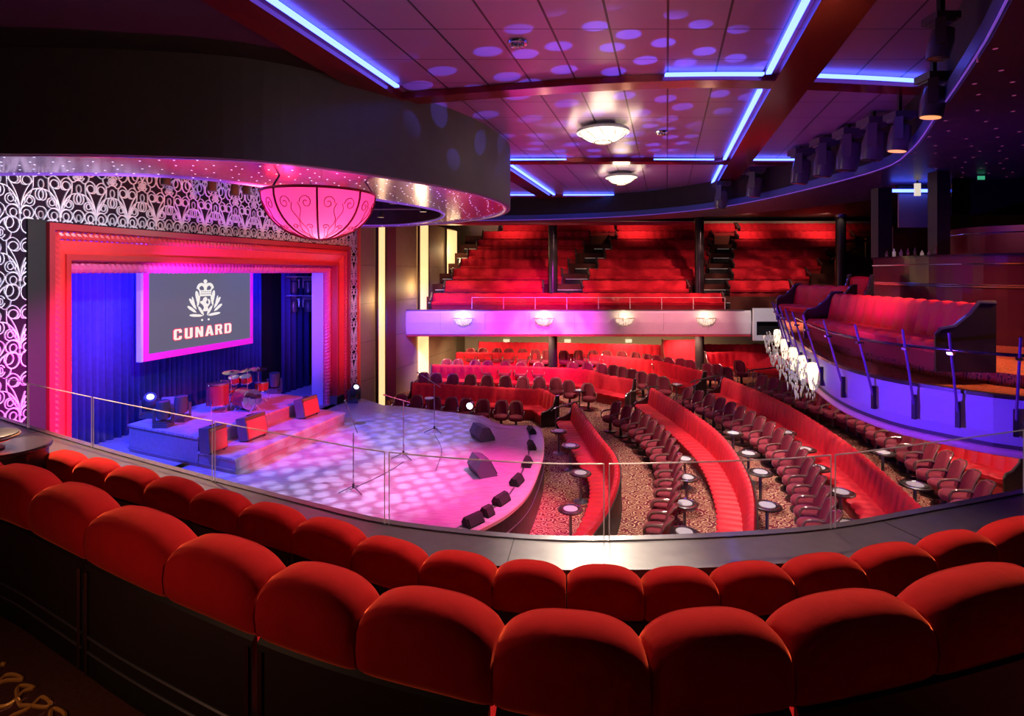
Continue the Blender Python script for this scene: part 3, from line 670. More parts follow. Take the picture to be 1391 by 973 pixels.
# ---------------------------------------------------------------- stage risers
def riser(pl, z0, z1, lab, faces):
    t = empty('stage_riser', (pl[0][0], pl[0][1], z0), lab, 'stage platform')
    MB().prism(pl, z1-.06, z1).build('platform_top', deck_m, t)
    c = Vector((sum(p[0] for p in pl)/4, sum(p[1] for p in pl)/4)); q = [c+(Vector(p)-c)*.985 for p in pl]
    MB().prism([tuple(v) for v in q], z0, z1-.06).build('skirt', riser_m, t)
    m = MB()
    for i in range(4):
        a, b = Vector(pl[i]), Vector(pl[(i+1) % 4]); n = Vector(((b-a).y, -(b-a).x)).normalized()
        mid = (a+b)/2; L = (b-a).length
        m.box((mid.x, mid.y, z0+.12), (L*.992, .02, .03), atan2((b-a).y, (b-a).x))
    m.build('skirt_rail', mat('rail_grey', (.25, .22, .25), .5) if 'rail_grey' not in MATS else MATS['rail_grey'], t)
    return t
uz = 6.3-4.57; lz = 6.3-4.97
A = P(268, 594.4, uz); A2 = (A[0]+1.49, A[1]+4.72); back = (-2.85, 1.3)
riser([A, A2, (A2[0]+back[0], A2[1]+back[1]), (A[0]+back[0], A[1]+back[1])], SD, uz, 'higher rear stage platform carrying the drum kit', 0)
B = P(319, 624, lz); B2 = P(469, 560.7, lz); b1 = P(268, 613.6, lz)
riser([B, B2, (B2[0]+b1[0]-B[0], B2[1]+b1[1]-B[1]), (b1[0], b1[1])], SD, lz, 'lower front stage platform, long step before the drum platform', 0)

# ---------------------------------------------------------------- benches
def lerpang(a, b, t): return a+(b-a)*t
def bench(path, z, label, fl=.5, group=None, seat_d=.5, h=.95, cat='bench', endL=True, endR=True, rm=red, name='curved_bench', amp=.035, sh=.42, backp=True, th=.14, trimr=.028):
    n = max(1, round(path.len/fl)); K = 5; tot = n*K
    c0 = path.pt(0, 0); t = empty(name, (*c0, z), label, cat, group)
    rb, rs, rk, rp = [], [], [], []
    for i in range(tot+1):
        s = path.len*i/tot; u = (i % K)/K; g = sin(pi*u)**.6 if 0 < u < 1 else 0
        q = lambda a, hh: (*path.pt(s, a), z+hh)
        f = amp*g
        rb.append([q(.0, sh-.02), q(th+.09+f, sh-.02), q(th+.04+f, sh+.25), q(th+f*.8, h-.08), q(th-.04+f*.4, h-.012+f*.6), q(.05, h+f*.6), q(0, h-.05)])
        rs.append([q(.06, sh-.16), q(seat_d+th-.02+f, sh-.16), q(seat_d+th+.02+f, sh-.05), q(seat_d+th-.03+f*.5, sh+f*.4), q(.1, sh+f*.4)])
        if i % 2 == 0 or i == tot:
            rk.append([q(.05, 0), q(seat_d+th-.08, 0), q(seat_d+th-.04, sh-.16), q(.05, sh-.16)])
            rp.append([q(-.03, .0), q(-.002, .0), q(-.002, h-.05), q(-.03, h-.05)])
    MB().grid(rb, True, True).build('backrest', rm, t, True)
    MB().grid(rs, True, True).build('seat', rm, t, True)
    MB().grid(rk, True, True).build('base', redk, t)
    if backp: MB().grid(rp, True, True).build('back_panel', panelb, t)
    for on, s in ((endL, 0), (endR, path.len)):
        if not on: continue
        d = path.tan(s)*(.02 if s else -.05); m = MB(); tr = MB()
        prof = [(-.04, 0), (seat_d+th+.05, 0), (seat_d+th+.05, .50), (seat_d+th-.02, .60), (seat_d*.6+th, .64), (th+.1, .82), (th-.02, h+.03), (-.04, h+.03)]
        o2 = path.tan(s)*(.05)
        for mm, pr in ((m, prof),):
            k = len(pr); va = [(*(Vector(path.pt(s, a))+d), z+hh) for a, hh in pr]; vb = [(*(Vector(path.pt(s, a))+d+o2*.7), z+hh) for a, hh in pr]
            mm.add(va+vb, [tuple(range(k))[::-1], tuple(range(k, 2*k))] + [(i, (i+1) % k, k+(i+1) % k, k+i) for i in range(k)])
        pn = m.build('end_panel', darkwood, t)
        tr.tube([(*(Vector(path.pt(s, a))+d+o2*.35), z+hh+.012) for a, hh in prof[2:]], trimr, 6); tr.build('arm_trim', glosswood2, pn, True)
    return t
redk = mat('red_base', (.32, .012, .014), .7)
glosswood2 = mat('arm_gloss', (.16, .12, .11), .15, .4, coat=.8)

# lower tiers
tops = {'s1': ([(783, 548), (815, 590), (838, 620), (842, 650), (828, 690), (800, 730), (770, 765)], .15),
        's2': ([(887, 527), (925, 550), (980, 590), (1020, 650), (1028, 725), (1020, 790)], .45),
        's3': ([(985, 513), (1060, 545), (1150, 600), (1260, 695), (1300, 760)], .75),
        's4': ([(1112, 518), (1180, 540), (1250, 570), (1391, 607)], 1.05)}
ra = [(561, 520), (640, 524), (717, 528.5), (737, 528.5), (758, 539)]
rb_ = [(588, 495.5), (690, 497.5), (745, 499.5), (797, 502.5), (827, 510), (862, 516)]
rc_ = [(620, 479), (745, 480), (800, 481.5), (882, 489), (913, 494.5), (944, 502), (958, 506)]
rd_ = [(651, 464.7), (745, 466), (800, 467), (897, 469)]
rise = {'ra': (ra, .15), 'rb': (rb_, .45), 'rc': (rc_, .75), 'rd': (rd_, 1.05)}
paths = {}
for k, (pp, tz) in {**tops, **rise}.items(): paths[k] = (Path([P(x, y, tz+.95) for x, y in pp]), tz)
# tier floors : behind each bench the floor steps up
def tierpoly(row, sofa, off=-.05):
    a, b = paths[row][0], paths[sofa][0]
    A_ = [a.pt(a.len*i/16, off) for i in range(17)]; B_ = [b.pt(b.len*i/24, off) for i in range(25)]
    return A_+B_
def tier(row, sofa, z0, z1):
    p = tierpoly(row, sofa); L = p[0]; E = p[-1]
    poly = [(L[0]-4.5, L[1])]+p+[(E[0], 2.0), (18, 2.0), (18, 42), (L[0]-4.5, 42)]
    struct(MB().prism(poly, z0+DT, z1+DT).build('floor', carpet_m))
struct(MB().prism([(-4.8, 23.8), (-1, 23.0), (.6, 21.6), (.6, 19.5), (.6, 16.5), (.2, 14), (-.6, 12), (-1.4, 10), (-2, 2), (18, 2), (18, 42), (-4.8, 42)], DT, .15+DT).build('floor', carpet_m))
tier('ra', 's1', .15, .45); tier('rb', 's2', .45, .75); tier('rc', 's3', .75, 1.05)
lab = {'s1': 'curved red fluted bench nearest the stage edge, small tables before it', 's2': 'long curved red fluted bench, second ring from the stage edge',
       's3': 'long curved red fluted bench, third ring from the stage edge', 's4': 'shaded red fluted bench under the right-hand box with violet front',
       'ra': 'red fluted bench straight behind the chairs at the far stage edge', 'rb': 'red fluted bench in the second straight row of the far stalls',
       'rc': 'red fluted bench in the third straight row of the far stalls', 'rd': 'red fluted bench at the very back of the far stalls'}
for k, (pth, tz) in paths.items():
    bench(pth, tz+DT, lab[k], h=1.2, seat_d=.6, sh=.52, fl=.30 if k[0] == 's' else .42, rm=red2 if k[0] == 's' else red, group='curved benches in the stalls', amp=.055, endL=k != 's4')
# extra row pieces at right rear of stalls
pe = Path([P(958, 479, 2.0), P(1010, 478, 2.0), P(1075, 484, 2.0)]); bench(pe, 1.05+DT, 'red bench behind the pale chairs, right of the lower column', fl=.42, h=1.2, group='curved benches in the stalls')
pe = Path([P(900, 463.5, 2.5), P(946, 463, 2.5)]); bench(pe, 1.3+DT, 'tall red bench section left of the lower right column', fl=.42, group='curved benches in the stalls', h=1.5)
pe = Path([P(956, 462, 2.5), P(1068, 462, 2.5)]); bench(pe, 1.3+DT, 'rearmost red bench right of the lower right column', fl=.42, h=1.2, group='curved benches in the stalls')
struct(MB().prism([(5, 30.2), (18, 27.2), (18, 42), (-3, 42), (-3, 33.6)], 1.05+DT, 1.3+DT).build('floor', carpet_m))

# ---------------------------------------------------------------- tub chairs
def make_chair():
    t = empty('tub_chair', (0, 0, 0), 'x', 'chair')          # faces -Y
    m = MB(); R = .24
    def ring(z, r, fr_, n=18): return [(r*cos(a)*1.0, r*sin(a)*fr_, z) for a in [2*pi*i/n for i in range(n)]]
    m.grid([ring(.33, .235, 1), ring(.36, .255, 1), ring(.43, .26, 1), ring(.465, .235, 1), ring(.48, .15, 1)], True, True); m.build('seat', maroon, t, True)
    b = MB(); rows = []
    for z, sp_, o_ in ((.36, 62, 0), (.45, 66, .01), (.60, 62, .035), (.75, 56, .06), (.84, 46, .075), (.89, 28, .08)):
        a = [radians(90-sp_+2*sp_*i/12) for i in range(13)]
        rows.append([((.25+.0)*cos(q), .25*sin(q)+o_, z) for q in a] + [((.19)*cos(q), .19*sin(q)+o_, z) for q in a[::-1]])
    b.grid(rows, True, True); br_ = b.build('backrest', maroon, t, True)
    f = MB(); pts = []
    L = [(.60, 66, .04), (.75, 59, .065), (.84, 49, .08), (.895, 30, .088), (.905, 10, .09)]
    for z, sp_, o_ in L: q = radians(90-sp_); pts.append((.262*cos(q), .262*sin(q)+o_, z))
    full = pts + [(-x, y, z) for x, y, z in pts[::-1]]; f.tube(full, .017, 6); f.build('back_trim', trimw, br_, True)
    for s in (1, -1):
        MB().tube([(s*.225, .135, .62), (s*.265, .05, .615), (s*.275, -.06, .60), (s*.265, -.15, .57), (s*.245, -.185, .50), (s*.24, -.17, .38)], [.02, .024, .026, .024, .018, .016], 6).build('armrest', trimw, t, True)
    MB().lathe([(.20, .0), (.20, .04), (.05, .06), (.045, .31), (.16, .34)], 16).build('pedestal', darkwood, t, True)
    return t
trimw = mat('chair_trim', (.20, .09, .07), .22, .2, coat=.7)
maroon_p = mat('pink_fabric', (.55, .22, .25), .8, noise=.2, nscale=18, sheen=.4)
chair0 = make_chair(); register(chair0); chair_used = [False]
CS = 1.22
def chair(x, y, z, rz, label, group, s=CS):
    z += DT
    c = chair0 if not chair_used[0] else copies(chair0)
    chair_used[0] = True
    c.location = (x, y, z); c.rotation_euler = (0, 0, rz); c['label'] = label; c['group'] = group; c['category'] = 'chair'; c.scale = (s, s, s); return c
def face(nx, ny): return atan2(nx, -ny)           # rotation so that local -Y looks along (nx,ny)
def chaircol(pix, tz, n, row, grp, exact=False, hz=.58, aim=None, lab_n=None):
    pts = [P(x, y, tz+hz) for x, y in pix]; p = Path(pts); cnt = len(pts) if exact else n
    for i in range(cnt):
        if exact:
            b = Vector(pts[i]); j0, j1 = max(0, i-1), min(cnt-1, i+1); d = (Vector(pts[j1])-Vector(pts[j0])).normalized(); nr = Vector((d.y, -d.x))
        else: s = p.len*i/(cnt-1); b = p.at(s); nr = p.nr(s)
        c = b + nr*.30
        end = 'the far end' if i < cnt/2 else 'the near end'; k = i if i < cnt/2 else cnt-1-i
        chair(c.x, c.y, tz, face(nr.x, nr.y), 'maroon tub chair, %s from %s %s' % (ORD[k], end if exact != 'row' else ('the left end' if i < cnt/2 else 'the right end'), row), grp)
chaircol([(838, 556), (862, 566), (884, 580), (903, 598), (917, 621), (922, 650), (918, 673), (914, 697), (906, 722)], .45, 16, 'behind the first curved bench', 'tub chairs behind the first curved bench')
chaircol([(936, 536), (983, 553), (1029, 576), (1068, 602), (1092, 628), (1111, 658), (1124, 688), (1134, 715)], .75, 19, 'behind the second curved bench', 'tub chairs behind the second curved bench')
chaircol([(1036, 519), (1075, 529), (1100, 537), (1130, 546), (1163, 556), (1185, 566), (1205, 577), (1228, 590), (1250, 604), (1272, 620), (1295, 636), (1316, 652), (1340, 672)], 1.05, 19, 'behind the third curved bench', 'tub chairs behind the third curved bench')
def chairrow(xs, y0, y1, tz, row, grp, hz=.86):
    n = len(xs)
    for i, x in enumerate(xs):
        y = y0+(y1-y0)*(x-xs[0])/(xs[-1]-xs[0]) if not isinstance(y1, list) else y1[i]
        a = Vector(P(x, y, tz+hz)); rz = random.uniform(-.12, .12)
        k, e = (i, 'left') if i < n/2 else (n-1-i, 'right')
        chair(a.x, a.y-.36, tz, rz, 'maroon tub chair, %s from the %s of %s' % (ORD[k], e, row), grp)
chairrow([545, 566, 591, 613, 634, 656, 681, 701], 536, 545, 0, 'the row along the far stage edge', 'tub chairs along the far stage edge')
chairrow([575, 593, 615, 639, 662, 687, 710, 732, 755, 773, 798], 0, [506, 507, 508, 509, 510, 511, 512, 512.5, 513.5, 517, 521], .45, 'the second far row', 'tub chairs in the second far row')
chairrow([607, 623, 645, 663, 686, 707.5, 731, 777.5, 798, 816.5, 833, 845, 857.5, 871, 885, 899], 0, [488, 488, 489, 490, 491, 492, 492, 492, 492.5, 494, 496, 498.5, 501.5, 505, 508, 512], .75, 'the third far row', 'tub chairs in the third far row')
chairrow([639, 656, 675, 691, 710, 727, 742, 766, 786, 805, 824, 844, 863, 879, 891.5, 908, 923, 936], 0, [473, 473, 473.5, 474, 474.5, 475, 475.5, 476, 476, 476.5, 476.5, 477, 478.5, 481, 483, 485.5, 487, 489], 1.05, 'the rearmost far row', 'tub chairs in the rearmost far row')
chairrow([964, 978, 993, 1002, 1016, 1028, 1044], 0, [467.5, 469, 469, 468, 469, 467, 469], 1.3, 'the short row right of the lower column', 'tub chairs right of the lower column')
chairrow([961, 973, 986, 1003], 0, [494, 495, 499, 490], 1.05, 'the cluster beside the lower right column', 'tub chairs beside the lower column')

# ---------------------------------------------------------------- cocktail tables
def make_table():
    t = empty('cocktail_table', (0, 0, 0), 'x', 'table')
    MB().lathe([(.001, .63), (.22, .63), (.25, .645), (.25, .665), (.235, .672)], 28).build('table_top', darkwood, t, True); tt_ = t.children[0]
    MB().lathe([(.14, .671), (.14, .677), (.001, .677)], 24).build('inlay', tabletop, tt_)
    MB().tube([(.205*cos(a), .205*sin(a), .672) for a in [2*pi*i/28 for i in range(28)]], .011, 5, True).build('rim_ring', chrome, tt_)
    MB().lathe([(.03, .02), (.03, .63)], 10).build('stem', steel, t, True)
    MB().lathe([(.17, 0), (.17, .012), (.04, .035)], 20).build('foot', steel, t, True)
    return t
tab0 = make_table(); register(tab0); tu = [False]
def table(px, py, tz, label, grp):
    x, y = P(px, py, tz+.56); c = tab0 if not tu[0] else copies(tab0); tu[0] = True
    c.location = (x, y, tz+DT); c.scale = (1.2,)*3; c['label'] = label; c['group'] = grp
for pts, tz, row in (([(759, 585), (775, 605), (788.6, 642), (775, 691)], .15, 'before the first curved bench beside the stage'),
                     ([(930, 623), (933, 648), (930, 683), (929.5, 722)], .45, 'before the second curved bench'),
                     ([(996, 588), (1016.6, 615.5), (1033, 641), (1042, 686)], .75, 'right behind the back of the second curved bench'),
                     ([(1068, 587), (1093.5, 609.6), (1111, 635), (1142, 668), (1154, 712)], .75, 'before the seat of the third curved bench'),
                     ([(1199, 614), (1243, 658)], 1.05, 'right behind the back of the third curved bench')):
    for i, (x, y) in enumerate(pts): table(x, y, tz, 'small round table, %s from far end, %s' % (ORD[i], row), 'small round cocktail tables in the stalls')
table(787, 530, .45, 'lone small round table between chairs at the inner aisle', 'small round cocktail tables in the stalls')
table(919, 522, .75, 'lone small round table at the aisle corner of the second bench', 'small round cocktail tables in the stalls')

# hand rails at the aisle ends
def handrail(px, py, z, L, dirx, diry, lab):
    z += DT; x, y = P(px, py, z+1.2); t = empty('handrail', (x, y, z), lab, 'handrail', 'aisle handrails in the stalls')
    d = Vector((dirx, diry)).normalized()
    z += .2
    pts = [(x-d.x*L*.5, y-d.y*L*.5, z+.78), (x-d.x*L*.35, y-d.y*L*.35, z+.86), (x, y, z+.92), (x+d.x*L*.35, y+d.y*L*.35, z+1.0), (x+d.x*L*.5, y+d.y*L*.5, z+1.0)]
    MB().tube(pts, .03, 8).build('rail', glosswood2, t, True)
    for s in (-.35, .35): MB().tube([(x+d.x*L*s, y+d.y*L*s, z-.2), (x+d.x*L*s, y+d.y*L*s, z+.93 + .07*s)], .02, 6).build('post', steel, t)
handrail(768, 548, .15, 1.3, 1, .5, 'dark curved handrail at the aisle end nearest the stage')
handrail(872, 527, .45, 1.6, 1, .35, 'dark curved handrail left of the second curved bench')
handrail(958, 512, .75, 1.5, 1, .3, 'dark curved handrail left of the third curved bench')
handrail(1045, 498, 1.05, 2.2, 1, .1, 'long dark handrail behind the third ring near the crystal sconces')

# ---------------------------------------------------------------- stalls side and back walls
wallprism(23.55, 25.6, 0, 9.0, .0, .2, 'wall_side', beige)
def sidew(a, b, m, off, z0=0, z1=9.0): wallprism(a, b, z0, z1, off, .15, 'wall_side', m)
def Yw(px): return 13.375/(.284+(PX0-px)/F)
sidew(Yw(521), Yw(537), plum, .04); sidew(Yw(537), Yw(566), beige, .0); sidew(Yw(580), Yw(604), beige, .0); sidew(Yw(566), Yw(582), beige, -.1); sidew(Yw(602), Yw(622), beige, -.1); sidew(Yw(620), 42, mat('olive_wall', (.22, .18, .10), .7), .0)
wm = [('nearest the stage frame', 510, 521, .05, 9), ('in the middle of the side wall', 567, 580, 3.2, 9), ('farthest back beside the balcony seats', 604, 619, 5.8, 9)]
for lab_, a, b, z0, z1 in wm:
    x0, x1 = wl(Yw(a), .05), wl(Yw(b), .05)
    t = empty('wall_light_column', (*x0[:2], z0), 'tall warm glowing light panel %s' % lab_, 'wall light', 'glowing columns on the side wall')
    y0, y1 = Yw(a), Yw(b)
    wpm = MB().prism([wl(y0, .03)[:2], wl(y1, .03)[:2], wl(y1, .10)[:2], wl(y0, .10)[:2]], z0, 8.9); wpm.build('glow_panel', warm_l, t)
    e = MB()
    for yy in (y0, y1): e.prism([wl(yy-.05, .03)[:2], wl(yy+.05, .03)[:2], wl(yy+.05, .14)[:2], wl(yy-.05, .14)[:2]], z0, 8.95)
    e.build('edge_trim', darkwood, t)
y0, y1 = Yw(567), Yw(580)
t = empty('wall_light_column', (*wl(y0, .05)[:2], 0), 'warm glowing light panel on the side wall below the balcony', 'wall light', 'glowing columns on the side wall')
MB().prism([wl(y0, .03)[:2], wl(y1, .03)[:2], wl(y1, .10)[:2], wl(y0, .10)[:2]], .2, 2.9).build('glow_panel', warm_l, t)
m = MB()
for z in (1.5, 3.2, 4.9, 6.6): m.prism([wl(23.6, .0)[:2], wl(34, .0)[:2], wl(34, .012)[:2], wl(23.6, .012)[:2]], z, z+.012)
struct(m.build('trim_16', black))
wallprism(23.50, 23.62, .9, 8.2, .12, .14, 'trim_17', mat('orange_edge', (.9, .16, .06), .4))
struct(MB().box((4, 36.2, 2.2), (30, .2, 2.2)).build('wall_rear', mat('rear_beige', (.5, .42, .28), .7)))
for x in (688, 771, 854):
    q = PD(x, 35.9); tag(MB().box((q[0], q[1]+.0, Zat(463, 36)), (.42, .03, .22)).build('lit_wall_sign', sign_l), 'small lit sign on the wall under the balcony, %s' % {688: 'left', 771: 'middle', 854: 'right'}[x], 'sign', 'small lit signs under the balcony')

# ---------------------------------------------------------------- rear balcony
BY = 28.0; BZ = EYE-1.97; BB = EYE-3.29
xl, xr = PD(538, BY)[0], PD(1022, BY)[0]
# slab + stepped tiers
tiers = []
struct(MB().prism([(xl, BY+.12), (25.8, BY+.12), (25.8, 42.5), (xl+1.2, 42.5)], BB+.25, BB+.85).build('floor', carpet_d))
rowdat = [(29.2, 399.5), (30.2, 382), (31.2, 365.6), (32.2, 352), (33.2, 339), (34.2, 325.5), (35.2, 314), (36.2, 303)]
rtop = [Zat(y, D) for D, y in rowdat]
m = MB()
# front fascia, slightly bulged, with sloping underside
prof = [(BY+.10, BZ), (BY-.02, BZ), (BY-.06, BZ-.12), (BY-.08, BZ-.6), (BY-.02, BB+.12), (BY+.12, BB), (BY+.9, BB-.02), (BY+.9, BB+.3), (BY+.10, BB+.4)]
xs_ = [xl-.0, xl+.25] + [xl+.25+(xr-xl-.3)*i/8 for i in range(1, 9)] + [xr]
struct(MB().grid([[(x, y+(.35 if i == 0 else 0), z) for y, z in prof] for i, x in enumerate(xs_)], True, True).build('wall_balcony', fascia_m))
struct(MB().prism([(xl+.2, BY+.9), (18, BY+.9), (18, 36.1), (xl+1.4, 36.1)], BB-.02, BB+.2).build('ceiling', mat('soffit', (.25, .15, .12), .6)))
struct(MB().box(((xl+xr)/2, BY+.12, BZ+.02), (xr-xl-.9, .36, .05)).build('trim_18', ledge_m))
struct(MB().box(((xl+xr)/2, BY-.0, BB+.02), (xr-xl, .06, .05)).build('trim_19', redlip))
m = MB()
for i in range(1, 8): x = xl+(xr-xl)*i/8; m.box((x, BY-.079, BZ-.55), (.012, .012, .9))
struct(m.build('trim_20', mat('joint_grey', (.4, .35, .36), .6)))
# white step panel at the right end, with dark slot
x0, x1 = PD(1022, 27.8)[0], PD(1078, 27.0)[0]
pnl = empty('white_service_panel', (x0, 27.8, BB+.1), 'white slotted panel joining balcony front and the right-hand box', 'panel')
zz = [Zat(y, 27.6) for y in (419, 437, 456, 463)]
MB().box(((x0+x1)/2, 27.7, (zz[0]+zz[1])/2), (x1-x0, .2, zz[0]-zz[1])).build('upper_board', white, pnl)
MB().box(((x0+x1)/2, 27.7, (zz[2]+zz[3])/2), (x1-x0, .2, zz[2]-zz[3])).build('lower_board', white, pnl)
MB().box((x0+.06, 27.7, (zz[1]+zz[2])/2), (.14, .2, zz[1]-zz[2])).build('side_board', white, pnl)
MB().box(((x0+x1)/2, 27.95, (zz[0]+zz[3])/2), (x1-x0, .1, zz[0]-zz[3])).build('slot_back', black, pnl)
# glass rail on the rear balcony
gx0, gx1 = PD(641, BY+.1)[0], PD(985, BY+.1)[0]
gt = empty('glass_balustrade', (gx0, BY+.1, BZ), 'low clear glass rail along the front of the rear balcony', 'balustrade')
MB().box(((gx0+gx1)/2, BY+.12, BZ+.36), (gx1-gx0, .015, .6)).build('glass_panel', glass, gt)
MB().box(((gx0+gx1)/2, BY+.12, BZ+.665), (gx1-gx0, .03, .02)).build('top_edge', edge_m, gt)
for i in range(9): MB().box((gx0+(gx1-gx0)*i/8, BY+.12, BZ+.36), (.02, .03, .6)).build('post', edge_m, gt)
# tiers
lefts = [586, 604, 615, 625, 635.6, 648, 656, 683]
secs = {'left': [(586, 985), (604, 737), (615, 763), (625, 772), (635.6, 782), (648, 793), (656, 802), (683, 836)],
        'middle': [None, (792, 936), (801, 956), (813, 959), (823, 963), (831, 965), (839, 969), (840, 1002)],
        'right': [None, (992, 1078), (997, 1100), (998, 1116), (998, 1128), (1001, 1142), (1004, 1161), (1006, 1193)]}
for i, (D, y) in enumerate(rowdat):
    zt = rtop[i]; zf = zt-.86
    if i: struct(MB().prism([(xl+.9, D-.1), (25.6, D-.1), (25.6, D+.9 if i < 7 else 42), (xl+.9, D+.9 if i < 7 else 42)], rtop[0]-.9, zf).build('floor', carpet_d))
    for sec in ('left', 'middle', 'right'):
        e = secs[sec][i]
        if not e: continue
        a, b = PD(e[0], D)[0], PD(e[1], D)[0]
        lab_ = ('front row red bench right across the rear balcony behind its glass' if i == 0 else '%s section red bench of the rear balcony, %s row from the front' % (sec, ORD[i]))
        bench(Path([(a, D+.62), (b, D+.62)], False), zf, lab_, fl=.95 if i < 2 else .5, group='red bench rows of the rear balcony', seat_d=.45, h=.86, name='balcony_bench', amp=.06, backp=False, trimr=.06,
              endL=not(sec == 'middle' and i == 7), endR=not (sec == 'left' and i == 7))
struct(MB().box((11, 37.3, 9.0), (34, .2, 1.6)).build('wall_rear', mat('rear_strip', (.30, .24, .18), .6)))
# aisle stairs with pale nosings
def stair(xa0, xa1, xb0, xb1, lab_, n0=1, n1=6, sub=2):
    m = MB(); t = empty('balcony_stair', (PD(xa0, rowdat[n0][0])[0], rowdat[n0][0], rtop[n0]-.86), lab_, 'stairs', 'dark aisle stairs of the rear balcony'); nos = MB()
    for i in range(n0, n1+1):
        D = rowdat[i][0]; f = (i-n0)/max(1, (n1-n0)); xa = xa0+(xb0-xa0)*f; xb = xa1+(xb1-xa1)*f
        for k in range(sub):
            d0 = D-.5+k*.5; zf = rtop[i]-.86-.3+k*.3; A_, B_ = PD(xa, D)[0]+.12, PD(xb, D)[0]-.12
            m.box(((A_+B_)/2, d0+.25, zf-.15+.005), (B_-A_, .5, .3)); nos.box(((A_+B_)/2, d0-.005, zf-.02), (B_-A_, .02, .03))
    st_ = m.build('steps', blackm, t); nos.build('step_nosing', led_wht, st_)
stair(739, 791, 803, 832, 'dark aisle stair in the rear balcony between left and middle sections', 1, 6)
stair(940, 990, 968, 1002, 'dark aisle stair with pale nosings in the rear balcony, middle to right section', 1, 6)
stair(571, 587, 629, 654, 'dark aisle stair at the left wall of the rear balcony', 0, 6)
# columns
def column(px, D, w, z0, z1, lab_):
    x, y = PD(px, D); t = empty('round_column', (x, y, z0), lab_, 'column')
    MB().lathe([(w/2, z0), (w/2, z1)], 24, (x, y, 0)).build('shaft', glosscol, t, True)
    MB().lathe([(w/2*1.05, z1-.12), (w/2*1.12, z1-.06), (w/2*1.12, z1)], 24, (x, y, 0)).build('collar', steel, t, True)
    MB().lathe([(w/2*1.12, z0), (w/2*1.12, z0+.1), (w/2, z0+.14)], 24, (x, y, 0)).build('foot_ring', steel, t, True)
glosscol = mat('column_bronze', (.055, .04, .045), .22, .5)
column(751, 30.12, .52, BZ-.3, 10.0, 'dark round column left of centre, rising from the rear balcony')
column(950, 30.12, .50, BZ-.3, 10.0, 'dark round column right of centre, rising from the rear balcony')
column(1142, 24.5, .42, 4.2, 8.9, 'dark round column before the right section, lit at its top')
column(751, 29.5, .5, .8, BB+.0, 'dark round column under the rear balcony, left')
column(950, 29.5, .5, .8, BB+.0, 'dark round column under the rear balcony, right')
q = PD(1142, 24.5); spot('column_light', (q[0]-.25, 24.15, 8.9), (q[0], 24.4, 7.6), (1, .85, .6), 20, 80, .8, .03)

# crystal sconces on the fascia
def sconce(x, y, z, r, label, n=13, grp='crystal bowl sconces along the balcony front'):
    t = empty('crystal_sconce', (x, y, z), label, 'wall light', grp)
    m = MB(); rows = []
    for j in range(6):
        a = j/5*pi/2; rr = r*cos(a); zz_ = -r*.75*sin(a)
        rows.append([(x+rr*cos(pi+pi*k/10), y+rr*.55*sin(pi+pi*k/10), z+zz_) for k in range(11)])
    m.grid(rows); bw = m.build('bowl', crystal, t, True)
    random.seed(int(x*100)); g = MB()
    for j in range(n*4):
        a = random.uniform(pi, 2*pi); e = random.uniform(0, 1.35); rr = r*cos(e)*1.03
        px_, py_, pz_ = x+rr*cos(a), y+rr*.57*sin(a)-.01, z-r*.77*sin(e); L = random.uniform(.05, .11)*r/.45
        g.add([(px_-.012, py_, pz_), (px_+.012, py_, pz_), (px_, py_-.02, pz_+.02), (px_, py_-.01, pz_-L)], [(0, 1, 2), (0, 2, 3), (1, 3, 2), (0, 3, 1)])
    for j in range(14):
        a0 = random.uniform(pi, 2*pi); da = random.uniform(-.7, .7); g.tube([(x+r*q_*cos(a0+da*(1-q_)), y+r*q_*.6*sin(a0+da*(1-q_))-.02, z-r*.82*sqrt(max(0, 1-q_*q_))) for q_ in (1.08, .85, .6, .35)], .006, 4)
    g.build('crystal_drops', crystal2, bw)['kind'] = 'stuff'
    MB().tube([(x+r*1.04*cos(pi+pi*k/12), y+r*.6*sin(pi+pi*k/12), z+.01) for k in range(13)], .018, 6).build('rim', brass, t, True)
    return t
for i, px in enumerate((629, 739, 848, 958)):
    x = PD(px, BY)[0]; sconce(x, BY-.10, BZ-.38, .48, 'glowing crystal bowl sconce on the balcony front, %s from the left' % ORD[i])
    point('sconce_light', (x, BY-.5, BZ-.12), (1, .75, .45), 16, .06)

# ---------------------------------------------------------------- right-hand box
FZ = EYE-1.6
boxe = Path([P(1063, 440, EYE-1.25)] + [PD(1075, 14.2), PD(1100, 11.9), P(1130, 492, FZ), P(1200, 515, FZ), P(1300, 532, FZ), P(1391, 543, FZ), (7.6, 6.1), (9.5, 5.2)])
boxpath = Path([PD(1061, 19.0), PD(1066, 16.0), PD(1085, 12.8), P(1130, 492, FZ), P(1200, 515, FZ), P(1300, 532, FZ), P(1391, 543, FZ), (7.9, 6.0)])
n = 60
poly = [boxpath.pt(boxpath.len*i/n, 0) for i in range(n+1)]
struct(MB().prism(poly + [(18, 6.0), (18, 19)], FZ-.12, FZ).build('floor', carpet_o))
struct(MB().grid([[(*boxpath.pt(boxpath.len*i/n, a), FZ+b) for a, b in ((.0, .0), (.05, .0), (.06, -.10), (.05, -.45), (-.02, -.62), (-.35, -.70), (-.35, -.6))] for i in range(n+1)], True, True).build('wall_box', mat('box_fascia', (.42, .38, .55), .5, bump=.3, nscale=80)))
struct(MB().grid([[(*boxpath.pt(boxpath.len*i/n, a), FZ+b) for a, b in ((.0, .0), (.10, .0), (.10, .05), (.0, .05))] for i in range(n+1)], True, True).build('trim_21', darkwood))
struct(MB().prism(poly + [(18, 6.0), (18, 19)], FZ-.68, FZ-.60).build('ceiling', drum_m))
struct(MB().tube([(*boxpath.pt(boxpath.len*i/n, -.0), FZ-.70) for i in range(n+1)], .05, 8).build('trim_22', mat('pink_lip', (.8, .4, .4), .4)))
